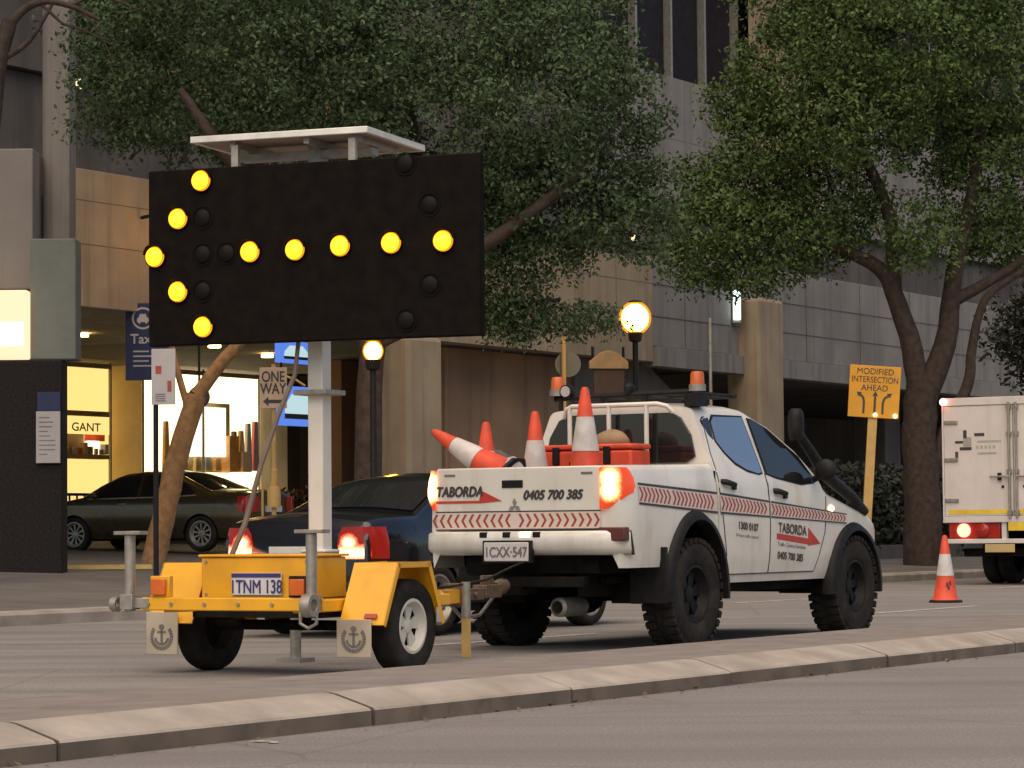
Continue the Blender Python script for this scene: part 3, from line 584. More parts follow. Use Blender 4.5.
t = thing('detour_sign', 'yellow lane sign with three black arrows on a leaning post', 'sign', foot(862, 46)); o = t.location; c = at(874, 392, 46)-o; k = 46/FPX
lean = c.x/c.z; t.rotation_euler = (0, math.atan(lean), 0)
H_ = math.hypot(c.x, c.z)
pb = MB(); pb.box(-.075, .075, -.03, .03, -.1, H_-.3); pb.box(-.035, .035, .03, .06, H_-.35, H_+.42); pb.build('post', M['posty'], t, bevel=.008)
MB().box(-25.5*k, 25.5*k, -.055, -.033, H_-26*k, H_+26*k).build('panel', M['signy'], t, bevel=.006)
fr_ = MB(); 
for i, sn in enumerate(('MODIFIED', 'INTERSECTION', 'AHEAD')): text('lettering', sn, 8.6*k, (0, -.058, H_+(17.5-8.2*i)*k), (1, 0, 0), (0, 0, 1), M['ink'], t, 'CENTER', .0, xs=.95 if i != 1 else .8)
def ribbon(mb, pts, wd, head):
    P = [Vector((p[0], p[1])) for p in pts]; 
    for i in range(len(P)-1):
        d = (P[i+1]-P[i]).normalized(); n = Vector((-d.y, d.x))*wd/2
        mb.prism([tuple(P[i]-n), tuple(P[i+1]-n), tuple(P[i+1]+n), tuple(P[i]+n)], lambda x, z: (x*k, -.0585-.0003*(i % 2), H_+z*k), lambda x, z: (x*k, -.0555, H_+z*k))
    d = (P[-1]-P[-2]).normalized(); n = Vector((-d.y, d.x))*head
    mb.prism([tuple(P[-1]-n), tuple(P[-1]+d*head*1.7), tuple(P[-1]+n)], lambda x, z: (x*k, -.059, H_+z*k), lambda x, z: (x*k, -.0556, H_+z*k))
for pts in ([(-10, -22), (-10, -10), (-11, -6), (-14, -3.5)], [(1, -22), (1, -4)], [(9, -22), (9, -10), (10.5, -6), (14, -3.5)]):
    b = MB(); ribbon(b, pts, 2.2, 2.8); b.build('arrow', M['ink'], t, smooth=0)
for x in (2, 22): MB().ball((x*k, -.06, H_-23*k), .035).build('warning_lamp', E_['plate'], t)

for px, top, D, m, lab in ((565, 335, 43, 'posty', 'thin pale pole with a green disc seen from behind'), (712, 318, 44, 'galv', 'thin grey pole rising behind the ute roof')):
    t = thing('sign_pole', lab, 'pole', foot(px, D)); o = t.location; q = at(px, top, D)-o
    pb = MB(); pole(pb, 0, 0, -.05, q.z, .035 if px == 565 else .025); pb.lathe([(.09, 0), (.09, .08), (.04, .12)], n=12); pb.build('pole', M[m], t)
    if px == 565:
        c = at(568, 364, D)-o; MB().lathe([(.001, .03), (.2, .03), (.2, .05), (.001, .05)], (c.x, .02, c.z), (0, 1, 0), 24).build('disc', M['greygreen'], t)
t = thing('hanging_sign', 'tan arched wooden sign above a dark board under the big lamp', 'sign', atu(608, 366, 28.5)); k = 56/FPX
t.rotation_euler = (0, 0, .25)
MB().prism([(x*k, z*k) for x, z in ((-21, -3), (21, -3), (21, 4), (15, 9), (8, 14), (0, 16), (-8, 14), (-15, 9), (-21, 4))], lambda x, z: (x, -.08, z), lambda x, z: (x, 0, z)).build('arched_panel', mat('tan_board', (.42, .26, .12), .7), t, smooth=0, bevel=.01)
MB().box(-16*k, 17*k, -.04, .02, -36*k, -3.5*k).build('lower_board', mat('dark_board', (.09, .05, .03), .7), t, bevel=.01)
for x in (-16, 17): MB().cyl((x*k, .03, 0), (x*k, .03, 20*k), .03, n=8).build('hanger', M['black'], t)
t = thing('strip_light', 'white vertical strip light on the concrete wall', 'wall lamp', atu(737, 305, UF-.15))
MB().box(-.08, .08, -.05, .05, -.34, .34).build('tube', E_['strip'], t, bevel=.03); MB().box(-.1, .1, .05, .16, -.4, .4).build('housing', M['galv'], t)

# ------------------------------------------------------------------ vehicle helpers
def loft_body(mb, xs, zlow, ztop, yf, crown, ns=14, ntp=10, rr=.05, m=0):
    rows = []
    for x in xs:
        zl, zt = zlow(x), ztop(x); r = min(rr, max(.005, (zt-zl)*.3)); row = []
        zz = [zl+(zt-r-zl)*i/ns for i in range(ns+1)]+[zt-r+r*math.sin(a) for a in (R_(22), R_(45), R_(67), R_(90))]
        for z in zz:
            y = yf(x, z)
            if z > zt-r: y -= r*(1-math.sqrt(max(0, 1-((z-zt+r)/r)**2)))
            row.append((x, -y, z))
        ye = -row[-1][1]
        for i in range(1, ntp): 
            q = -1+2*i/ntp; row.append((x, ye*q, zt+crown(x)*(1-q*q)))
        row += [(x, -p[1], p[2]) for p in reversed(row[:ns+5])]
        rows.append(row)
    mb.sheet(rows, m); n = len(rows[0])
    mb.add(rows[0], [tuple(range(n))], m); mb.add(rows[-1], [tuple(range(n))], m)
def patch(mb, poly, yf, off, nz=12, nx=8, m=0, sgn=-1, skirt=.02):
    zs = [p[1] for p in poly]; z0, z1 = min(zs)+1e-4, max(zs)-1e-4; rows = []; N = len(poly)
    lv = sorted(set([z0+(z1-z0)*i/nz for i in range(nz+1)]+[z for z in zs if z0 < z < z1]))
    for z in lv:
        X = []
        for i in range(N):
            (xa, za), (xb, zb) = poly[i], poly[(i+1) % N]
            if (za-z)*(zb-z) <= 0 and za != zb: X.append(xa+(xb-xa)*(z-za)/(zb-za))
        a, b = min(X), max(X); rows.append([(a+(b-a)*k/nx, sgn*(yf(a+(b-a)*k/nx, z)+off), z) for k in range(nx+1)])
    mb.sheet(rows, m)
    def inn(p): return (p[0], p[1]-sgn*skirt, p[2])
    for e in (rows[0], rows[-1], [r[0] for r in rows], [r[-1] for r in rows]): mb.sheet([e, [inn(p) for p in e]], m)
def outline(poly, grow):        # polygon grown about its centre
    cx = sum(p[0] for p in poly)/len(poly); cz = sum(p[1] for p in poly)/len(poly); out = []
    for x, z in poly:
        l = math.hypot(x-cx, z-cz); out.append((x+(x-cx)/l*grow, z+(z-cz)/l*grow))
    return out
def arc_band(mb, cx, cz, rx, rz, wd, a0, a1, yo, yi, n=24, m=0):
    o = []; 
    for i in range(n+1):
        a = R_(a0+(a1-a0)*i/n); ca, sa = math.cos(a), math.sin(a)
        p = lambda k: (cx+(rx+k)*ca, cz+(rz+k)*sa)
        i0 = p(0); i1 = p(wd*.45); i2 = p(wd)
        o.append([(i0[0], yi, i0[1]), (i0[0], yo, i0[1]), (i1[0], yo, i1[1]), (i2[0], yo-(yo-yi)*.45, i2[1]), (i2[0], yi, i2[1])])
    mb.sheet(o, m); mb.add(o[0], [(0, 1, 2, 3, 4)], m); mb.add(o[-1], [(0, 1, 2, 3, 4)], m)
def wheel(par, x, y, R, W, rimr, side, mt, mr, style='disc', tread=False):
    # side: -1 right, +1 left; local offset baked into the mesh
    t = MB(); a = (0, side, 0); h = W/2
    t.lathe([(rimr, -h*.85), (R*.86, -h), (R*.96, -h*.88), (R, -h*.6), (R, h*.6), (R*.96, h*.88), (R*.86, h), (rimr+.02, h*.95), (rimr, h*.8)], (x, y, R), a, 40, closed=True)
    if tread:
        for k in range(34):
            q = 2*math.pi*k/34
            for s_ in (-1, 1):
                q2 = q+(s_*.045); c = Vector((x+math.cos(q2)*R*.995, y+s_*h*.62, R+math.sin(q2)*R*.995)); u = Vector((math.cos(q2), 0, math.sin(q2))); v = Vector((-math.sin(q2), 0, math.cos(q2))); ww = Vector((0, 1, 0))
                t.add([c+u*i*.018+v*j*.026+ww*l*h*.36 for i in (-1, 1) for j in (-1, 1) for l in (-1, 1)], [(0, 1, 3, 2), (4, 6, 7, 5), (0, 4, 5, 1), (2, 3, 7, 6), (0, 2, 6, 4), (1, 5, 7, 3)])
    ty = t.build('wheel', mt, par, smooth=50)
    r = MB(); f = h*.55
    r.lathe([(rimr+.005, -h*.8), (rimr+.005, h*.86), (rimr-.015, h*.88), (rimr-.03, f*.9), (rimr-.05, f*.5)], (x, y, R), a, 36)
    n = {'disc': 6, 'spoke': 10, 'multi': 5}[style]; ri = rimr-.04
    for k in range(n):
        q = 2*math.pi*k/n+.2; hw = {'disc': .30, 'spoke': .12, 'multi': .35}[style]
        p0 = [(ri*.28*math.cos(q+d), ri*.28*math.sin(q+d)) for d in (-hw*1.7, hw*1.7)]; p1 = [(ri*1.02*math.cos(q+d), ri*1.02*math.sin(q+d)) for d in (hw, -hw)]
        r.prism(p0+p1, lambda u, v: (x+u, y+side*f*.45, R+v), lambda u, v: (x+u, y+side*f*.72, R+v))
    r.lathe([(ri*.36, f*.3), (ri*.36, f*.8), (ri*.22, f*.95), (.001, f*.98)], (x, y, R), a, 18)
    rr = r.build('rim', mr, ty, smooth=40)
    MB().lathe([(.001, f*.2), (ri, f*.2)], (x, y, R), a, 24).build('brake_disc', M['under'], ty)
    return ty

# ------------------------------------------------------------------ the white utility truck
UT = (.66, 22.58, 0)
ute = thing('utility_truck', 'white lifted utility truck carrying traffic cones, towing the yellow trailer', 'ute', UT, FR)
def lerp(x, tab):
    for (a, p), (b, q) in zip(tab, tab[1:]):
        if x <= b: return p+(q-p)*max(0, (x-a)/(b-a))
    return tab[-1][1]
def ywide(z):
    return lerp(z, [(.45, .84), (.56, .875), (.7, .897), (.95, .905), (1.15, .9), (1.3, .888), (1.40, .858), (1.5, .82), (1.65, .76), (1.95, .64), (2.1, .6)])
def ycab(x, z):
    y = ywide(z)
    if x > 3.2: y -= .18*((x-3.2)/.62)**2
    return y
def ytub(x, z):
    y = ywide(min(z, 1.38))
    if x < -.95: y -= .10*((-.95-x)/.2)**2
    return y
AR = (.02, .42, .47, .60); AF = (2.99, .42, .47, .50)     # arches: cx, cz, rx, rz
def zarch(x, base):
    z = base
    for cx, cz, rx, rz in (AR, AF):
        if abs(x-cx) < rx: z = max(z, cz+rz*math.sqrt(1-((x-cx)/rx)**2))
    return z
def xsamp(a, b, st=.05):
    v = list(np.arange(a, b, st))+[b]
    for cx, cz, rx, rz in (AR, AF):
        for s_ in (-1, 1):
            for e in (.999, 1.001, .97, .9):
                if a < cx+s_*rx*e < b: v.append(cx+s_*rx*e)
    return sorted(v)
SILL = .50
tubb = MB()
loft_body(tubb, xsamp(-1.10, .40), lambda x: zarch(x, .64+.0*(x)) if x < .45 else SILL, lambda x: 1.425+.03*(x+1.1)/1.5, ytub, lambda x: 0, rr=.06)
tub_o = MB()   # hollow tray: side walls, floor
tub = tubb
# cut the top: rebuild as side shells with a rail and an inner wall
tub = MB(); rows = {-1: [], 1: []}
for x in xsamp(-1.10, .40):
    zl, zt = zarch(x, .645), 1.425+.03*(x+1.1)/1.5
    for sg in (-1, 1):
        zz = [zl+(zt-.05-zl)*i/12 for i in range(13)]
        r = [(x, sg*ytub(x, z), z) for z in zz]
        yb = ytub(x, zt-.05)
        r += [(x, sg*(yb-.012), zt-.02), (x, sg*(yb-.045), zt), (x, sg*(yb-.13), zt), (x, sg*(yb-.15), zt-.02), (x, sg*(yb-.15), .98)]
        rows[sg].append(r)
for sg in (-1, 1): tub.sheet(rows[sg]); n = len(rows[sg][0]); tub.add(rows[sg][0], [tuple(range(n))]); tub.add(rows[sg][-1], [tuple(range(n))])
tub.box(.34, .40, -.75, .75, .7, 1.45)
tub.build('tray', M['white'], ute, smooth=40)
MB().box(-1.07, .34, -.73, .73, .96, 1.0).build('tray_floor', M['black'], ute)
def zt_cab(x): return lerp(x, [(.42, 1.915), (.55, 1.935), (1.1, 1.945), (1.35, 1.925), (1.7, 1.80), (2.09, 1.585), (2.34, 1.335), (2.5, 1.235), (3.0, 1.12), (3.3, 1.06), (3.55, .985), (3.72, .90), (3.8, .80)])
def cr_cab(x): return lerp(x, [(.42, .035), (1.3, .05), (2.0, .09), (2.4, .10), (3.0, .09), (3.6, .06), (3.8, .02)])
cb = MB(); loft_body(cb, xsamp(.43, 3.8, .045), lambda x: zarch(x, SILL+(.12*max(0, (x-3.46)/.3))), zt_cab, ycab, cr_cab, ns=26, rr=.05)
cb.build('cab_body', M['white'], ute, smooth=50)
yc = lambda x, z: ycab(x, z)
# doors, windows on both sides
RD = [(.60, 1.64), (.66, 1.56), (.80, 1.44), (.98, 1.37), (1.27, 1.345), (1.31, 1.0), (1.31, .56), (.62, .56), (.60, .62), (.52, .8), (.47, 1.0), (.44, 1.3), (.50, 1.60)]
RD = [(.60, .57), (1.315, .57), (1.325, 1.0), (1.31, 1.40), (1.29, 1.86), (.70, 1.88), (.53, 1.82), (.46, 1.55), (.44, 1.25), (.50, .9), (.56, .66)]
FD = [(1.33, .57), (2.20, .57), (2.38, .9), (2.42, 1.2), (2.30, 1.37), (2.05, 1.585), (1.68, 1.785), (1.36, 1.875), (1.335, 1.3), (1.35, .9)]
RW = [(.64, 1.64), (.72, 1.555), (.84, 1.475), (1.0, 1.42), (1.19, 1.39), (1.265, 1.40), (1.262, 1.86), (.74, 1.85), (.67, 1.80)]
QW = [(.515, 1.80), (.545, 1.70), (.60, 1.655), (.615, 1.66), (.65, 1.81), (.655, 1.84), (.56, 1.83)]
FW = [(1.355, 1.39), (1.55, 1.36), (1.95, 1.315), (2.20, 1.325), (2.235, 1.35), (2.06, 1.545), (1.68, 1.755), (1.45, 1.835), (1.375, 1.845)]
for sg in (-1, 1):
    for D_, W_, hx, hz in ((RD, RW, .60, 1.295), (FD, FW, 1.53, 1.228)):
        d = MB(); patch(d, D_, yc, .006, 22, 10, sgn=sg); do = d.build('door', M['white'], ute, smooth=40)
        s_ = MB(); patch(s_, outline(W_, .022), yc, .010, 14, 8, sgn=sg, skirt=.008); so_ = s_.build('window_seal', M['black'], do, smooth=40)
        g = MB(); patch(g, W_, yc, .013, 14, 8, sgn=sg, skirt=.006); g.build('window', M['mirrorglass' if D_ is RD else 'glass'], do, smooth=60)
        h = MB(); yy = yc(hx, hz)+.006
        h.tube([(hx-.10, sg*(yy-.01), hz+.02), (hx-.085, sg*(yy+.035), hz+.015), (hx+.05, sg*(yy+.038), hz-.005), (hx+.10, sg*(yy-.01), hz-.02)], [.022, .024, .022, .02], 8)
        h.box(hx+.06, hx+.12, sg*(yy-.01), sg*(yy+.02), hz-.045, hz+.0); h.build('handle', M['black'], do)
    for sl_ in ([(.56, .66), (.50, .9), (.44, 1.25), (.46, 1.55), (.53, 1.82), (.545, 1.82), (.474, 1.55), (.454, 1.25), (.512, .9), (.572, .66)], [(1.318, .57), (1.333, .57), (1.338, 1.0), (1.336, 1.3), (1.324, 1.39), (1.31, 1.39), (1.323, 1.3), (1.324, 1.0)], [(2.20, .57), (2.212, .57), (2.395, .9), (2.435, 1.2), (2.42, 1.21), (2.38, .9)], [(.60, .562), (2.2, .562), (2.2, .572), (.60, .572)]):
        s_ = MB(); patch(s_, sl_, yc, .0075, 12, 2, sgn=sg, skirt=.004); s_.build('door_gap', M['ink'], ute)
    s_ = MB(); patch(s_, outline(QW, .016), yc, .004, 10, 4, sgn=sg, skirt=.01); so_ = s_.build('quarter_window', M['black'], ute)
    g = MB(); patch(g, QW, yc, .007, 10, 4, sgn=sg, skirt=.006); g.build('pane', M['glass'], so_)
    # stripe with chevrons following the flank
    for a, b_, yf in ((-.90, -.37, ytub), (-.37, .395, ytub), (.44, 1.315, yc), (1.345, 2.83, yc)):
        top = lambda x: lerp(x, [(-.9, 1.285), (.38, 1.222), (2.84, 1.052)]); bot = lambda x: lerp(x, [(-.9, 1.135), (.38, 1.066), (2.84, .975)])
        bg_ = MB(); n = max(4, int((b_-a)/.08)); xs = [a+(b_-a)*i/n for i in range(n+1)]; ln = MB(); cv = MB()
        off = .0095 if yf is yc else .004
        P = lambda x, f, e=0: (x, sg*(yf(x, bot(x)+(top(x)-bot(x))*f)+off+e), bot(x)+(top(x)-bot(x))*f)
        bg_.sheet([[P(x, f) for f in (0, .33, .66, 1)] for x in xs])
        so_ = bg_.build('stripe', M['chevbg'], ute)
        for f0, f1 in ((-.05, .06), (.94, 1.06)): ln.sheet([[P(x, f, .002) for f in (f0, f1)] for x in xs])
        ln.build('stripe_edge', M['ink'], so_)
        x = a+.01
        while x < b_-.07:
            w_ = .026; q = .04
            cv.add([P(x, .14, .002), P(x+w_, .14, .002), P(x+w_+q, .5, .002), P(x+w_, .86, .002), P(x, .86, .002), P(x+q, .5, .002)], [(0, 1, 2, 5), (5, 2, 3, 4)]); x += .063
        cv.build('chevrons', M['chev'], so_, smooth=0)
    # flares, liners, flaps
    for (cx, cz, rx, rz), a0, a1 in ((AR, -4, 184), (AF, -6, 186)):
        f = MB(); arc_band(f, cx, cz, rx-.02, rz-.01, .075, a0, a1, sg*.955, sg*.84); f.build('wheel_flare', M['black'], ute, smooth=60)
        l = MB(); l.sheet([[(cx+(rx+.005)*math.cos(a), sg*yy, cz+(rz+.005)*math.sin(a)) for yy in (.40, .885)] for a in np.linspace(-.1, math.pi+.1, 20)]); l.build('wheel_liner', M['under'], ute)
    MB().box(-.56, -.535, sg*.62, sg*.955, .36, .80).build('mudflap', M['black'], ute, bevel=.01)
    wheel(ute, 0, sg*.79, .425, .275, .225, sg, M['rubber'], M['black'], 'disc', True)
    wheel(ute, 3.0, sg*.79, .425, .275, .225, sg, M['rubber'], M['black'], 'disc', True)
    mr = MB(); mr.ball((2.16, sg*1.03, 1.43), .05, .10, .095, 14); mr.tube([(2.2, sg*.9, 1.35), (2.17, sg*.98, 1.38)], .03, 8); mr.build('mirror', M['black'], ute)
    MB().ball((2.53, sg*(yc(2.53, 1.105)+.005), 1.103), .05, .02, .028).build('repeater_lamp', E_['rep'], ute)
# rear: tailgate, lamps, bumper
XT = -1.10
tg = MB(); tg.prism([(.80, .945), (.80, 1.40), (.79, 1.425), (-.68, 1.425), (-.69, 1.40), (-.69, .945)], lambda y, z: (XT-.015, y, z), lambda y, z: (XT+.05, y, z))
tgo = tg.build('tailgate', M['white'], ute, bevel=.012)
hb = MB(); hb.box(XT-.022, XT-.012, .0, .19, 1.265, 1.325); hb.build('handle', M['black'], tgo, bevel=.01)
MB().box(XT-.018, XT-.0145, -.69, .80, 1.078, 1.088).build('tailgate_seam', M['ink'], tgo)
MB().box(XT-.018, XT-.0145, -.69, .80, .938, .948).build('tailgate_seam', M['ink'], tgo)
MB().box(XT-.018, XT-.0148, -.685, .795, .95, 1.076).build('reflective_strip', M['chevbg'], tgo)
cv = MB()
for k in range(-11, 11):
    y = .075-(k+.5)*.067; d = -1 if k >= 0 else 1; y0 = y
    q = .032*d; w_ = .022*d
    f = lambda yy, z: (XT-.0195, yy, z)
    cv.add([f(y0, .962), f(y0+w_, .962), f(y0+w_+q, 1.013), f(y0+w_, 1.064), f(y0, 1.064), f(y0+q, 1.013)], [(0, 1, 2, 5), (5, 2, 3, 4)])
cv.build('chevrons', M['chev'], tgo, smooth=0)
em = MB()                                  # three diamond badge
for a in (90, 210, 330):
    c0 = (.075, 1.125); d = (math.cos(R_(a)), math.sin(R_(a))); n = (-d[1], d[0])
    em.prism([c0, (c0[0]+d[0]*.03+n[0]*.018, c0[1]+d[1]*.03+n[1]*.018), (c0[0]+d[0]*.06, c0[1]+d[1]*.06), (c0[0]+d[0]*.03-n[0]*.018, c0[1]+d[1]*.03-n[1]*.018)], lambda y, z: (XT-.024, y, z), lambda y, z: (XT-.0145, y, z))
em.build('badge', M['galv'], tgo, smooth=0)
text('lettering', 'TABORDA', .108, (XT-.017, .80, 1.205), (0, -1, 0), (0, 0, 1), M['ink'], tgo, bold=.0042, shear=.2, xs=.86)
text('lettering', '0405 700 385', .098, (XT-.017, .0, 1.175), (0, -1, 0), (0, 0, 1), M['ink'], tgo, bold=.0045, shear=.25, xs=.97)
ra = MB(); ra.prism([(.80, 1.170), (.40, 1.170), (.38, 1.25), (.19, 1.165), (.38, 1.15), (.80, 1.150)], lambda y, z: (XT-.018, y, z), lambda y, z: (XT-.0145, y, z)); ra.build('red_arrow', M['red'], tgo, smooth=0)
for y in (.68, -.56): MB().box(XT-.018, XT-.0145, y-.06, y+.04, 1.36, 1.378).build('maker_mark', M['inkgrey'], tgo)
def hot_lens(name, pts, col_lo, col_hi, st, rad, lo=.22, base=(.35, .03, .015)):
    m = bpy.data.materials.new(name); m.use_nodes = True; t = m.node_tree; b = t.nodes['Principled BSDF']; L = t.links.new
    b.inputs['Base Color'].default_value = (*base, 1); b.inputs['Roughness'].default_value = .2
    tc = t.nodes.new('ShaderNodeTexCoord'); prev = None
    for p in pts:                       # filament positions behind the lens
        d = t.nodes.new('ShaderNodeVectorMath'); d.operation = 'DISTANCE'; d.inputs[1].default_value = p; L(tc.outputs['Object'], d.inputs[0])
        if prev is None: prev = d.outputs['Value']
        else:
            q = t.nodes.new('ShaderNodeMath'); q.operation = 'SMOOTH_MIN'; q.inputs[2].default_value = .03; L(prev, q.inputs[0]); L(d.outputs['Value'], q.inputs[1]); prev = q.outputs[0]
    n = t.nodes.new('ShaderNodeTexNoise'); n.inputs['Scale'].default_value = 45; L(tc.outputs['Object'], n.inputs['Vector'])
    a = t.nodes.new('ShaderNodeMath'); a.operation = 'MULTIPLY_ADD'; a.inputs[1].default_value = .04; L(n.outputs['Fac'], a.inputs[0]); L(prev, a.inputs[2])
    r = t.nodes.new('ShaderNodeMapRange'); r.inputs[1].default_value = rad; r.inputs[2].default_value = rad*.3; r.inputs[3].default_value = 0; r.inputs[4].default_value = 1; L(a.outputs[0], r.inputs[0])
    c = t.nodes.new('ShaderNodeValToRGB'); c.color_ramp.elements[0].color = (*col_lo, 1); c.color_ramp.elements[1].color = (*col_hi, 1); L(r.outputs[0], c.inputs[0]); L(c.outputs[0], b.inputs['Emission Color'])
    s2 = t.nodes.new('ShaderNodeMapRange'); s2.inputs[3].default_value = lo; s2.inputs[4].default_value = st; L(r.outputs[0], s2.inputs[0]); L(s2.outputs[0], b.inputs['Emission Strength'])
    return m
for sg, yi, yo in ((-1, -.69, -.90), (1, .80, .945)):
    lm = MB(); rows = []
    for z, k, kk in ((1.095, .1, .3), (1.12, .3, .52), (1.16, .6, .76), (1.21, .85, .95), (1.27, 1.0, 1), (1.33, .95, 1), (1.38, .8, .97), (1.41, .6, .88)):
        ys = abs(ytub(-1.0, z))+.012; row = [(XT-.02, yi, z)]
        for q in (0., .3, .6, .85, 1.0):
            yy = abs(yi)+(ys-abs(yi))*q*kk; xx = XT-.035+.06*max(0, q-.5)**1.3*2
            row.append((xx, sg*yy, z))
        yy = abs(yi)+(ys-abs(yi))*kk; row += [(XT+.05+.14*k*.7, sg*(yy+.002), z), (XT+.06+.14*k, sg*(yy-.015), z)]
        rows.append(row)
    lm.sheet(rows); lm.add([r[0] for r in rows], [tuple(range(len(rows)))])
    yy = sg*(abs(yi)+(.085 if sg < 0 else .05))
    lm.build('tail_light', hot_lens('tail_lens_lit', [(XT-.03, yy, 1.325), (XT-.03, yy, 1.235)], (1, .10, .02), (1, .62, .25), 3.2, .125), ute, smooth=60)
bp = MB(); rows = []
for i in range(25):
    y = -.925+1.82*i/24; e = max(0, abs(y+.015)-.62)/.29; xb = -1.22+.14*e**2
    zb = .745
    rows.append([(-1.08, y, .93), (xb+.02, y, .93), (xb, y, .91), (xb-.005, y, .80), (xb+.03, y, zb+.02), (xb+.07, y, zb), (-1.06, y, zb)])
bp.sheet(rows); bp.add(rows[0], [tuple(range(7))]); bp.add(rows[-1], [tuple(range(7))])
bo = bp.build('bumper', M['white'], ute, smooth=50)
for y in (.30, .09, -.18): MB().box(-1.226, -1.2, y-.035, y+.035, .88, .925).build('step_slot', M['black'], bo, bevel=.008)
MB().box(-1.222, -1.19, -.13, -.02, .875, .925).build('plate_lamp', E_['plate'], bo, bevel=.01)
MB().box(-1.17, -1.09, -.925, -.69, .85, .955).build('corner_reflector', mat('dark_reflector', (.10, .03, .02), .35), bo, bevel=.01)
pl = MB().box(-1.262, -1.25, -.13, .27, .70, .845).build('number_plate', M['platew'], bo, bevel=.006)
MB().box(-1.25, -1.2, -.15, .29, .685, .86).build('plate_surround', M['black'], bo, bevel=.006)
text('lettering', '1CXX·547', .11, (-1.264, .07, .735), (0, -1, 0), (0, 0, 1), M['inkgrey'], pl, 'CENTER', .0008, xs=.80)
# cab rear window, sports bars, rack, beacons
gw = MB(); gw.prism([(.62, 1.47), (.70, 1.52), (.66, 1.70), (.57, 1.84), (.48, 1.88), (-.48, 1.88), (-.57, 1.84), (-.66, 1.70), (-.70, 1.52), (-.62, 1.47)], lambda y, z: (.405, y, z), lambda y, z: (.428, y, z)); gw.build('rear_window', M['glass'], ute, smooth=0, bevel=.006)
sbm = MB(); xb = .33
sbm.tube([(xb+.05, .50, 1.86), (xb+.02, .46, 1.93), (xb, .4, 1.95), (xb, -.4, 1.95), (xb+.02, -.48, 1.93), (xb+.05, -.52, 1.88)], .02, 10)
for y in (.42, .05, -.30): sbm.tube([(xb, y, 1.44), (xb, y, 1.945)], .02, 8)
sbm.build('sports_bar', M['whitebar'], ute)
rk = MB(); rk.tube([(.5, .66, 2.03), (.5, -.62, 2.05)], .024, 8)
for y in (.6, .2, -.2, -.58): rk.tube([(.5, y, 2.04), (.5, y, 1.9)], .02, 8); rk.tube([(.5, y, 2.04), (1.3, y, 2.04)], .018, 8)
rk.tube([(1.3, .64, 2.04), (1.3, -.62, 2.04)], .022, 8); rk.tube([(.9, .64, 2.04), (.9, -.62, 2.04)], .02, 8)
rk.ball((.5, -.05, 2.09), .06, .05, .05, 10); rk.box(.44, .64, -.70, -.60, 1.93, 2.035); rk.build('roof_rack', M['black'], ute)
for y in (.63, -.68):
    bb = MB().lathe([(.058, 2.105), (.055, 2.19), (.045, 2.21), (.001, 2.213)], (.5, y, 0), n=20).build('beacon', mat('beacon_amber', (.55, .12, .03), .3), ute)
    MB().lathe([(.07, 2.05), (.07, 2.105), (.001, 2.106)], (.5, y, 0), n=20).build('beacon_base', M['galv'], bb)
wlp = MB(); wlp.lathe([(.055, -.03), (.06, .03), (.045, .06)], (.47, .525, 2.085), (1, 0, 0), 18); wo = wlp.build('work_light', M['black'], ute)
MB().lathe([(.001, -.032), (.045, -.032)], (.47, .525, 2.085), (1, 0, 0), 18).build('lens', M['signw'], wo)
sn = MB(); sn.tube([(3.28, -.80, 1.02), (3.24, -.89, 1.08), (2.95, -.90, 1.21), (2.6, -.90, 1.33), (2.42, -.90, 1.40), (2.33, -.885, 1.48), (2.22, -.85, 1.61), (2.11, -.82, 1.72), (2.06, -.81, 1.80)], [.04, .046, .052, .055, .057, .05, .044, .042, .042], 12)
sn.lathe([(.045, 1.68), (.062, 1.71), (.07, 1.78), (.07, 1.88), (.06, 1.935), (.04, 1.955), (.001, 1.957)], (2.05, -.81, 0), n=18); sn.build('snorkel', M['black'], ute, smooth=60)
# door lettering
yd = lambda x, z: -(ycab(x, z)+.0085)
tl = Vector((1, 0, -.065))
for s_, sz, x, z, mm, xs in (('1300 0107', .085, .74, .935, 'inkgrey', 1.0), ('24 hour traffic control', .036, .70, .875, 'inkgrey', 1.25), ('TABORDA', .115, 1.48, .905, 'inkgrey', 1.0), ('Traffic Control Services', .046, 1.47, .79, 'inkgrey', 1.2), ('0405 700 385', .085, 1.47, .685, 'inkgrey', 1.05)):
    text('lettering', s_, sz, (x, 0, z), tl, (0, 0, 1), M[mm], ute, bold=.0025 if sz > .06 else 0, xs=xs, yfun=yd)
ra = MB(); n = 14
pts = [(1.45+.62*i/n, .895-.05*i/n) for i in range(n+1)]
ra.sheet([[(x, yd(x, z-.05), z-.05), (x, yd(x, z), z)] for x, z in pts]); ra.add([(x, yd(x, z), z) for x, z in ((2.05, .94), (2.30, .80), (2.05, .785))], [(0, 1, 2)]); ra.build('red_arrow', M['red'], ute)
MB().box(.402, .428, -.872, .872, .62, 1.40).build('body_gap', M['black'], ute)
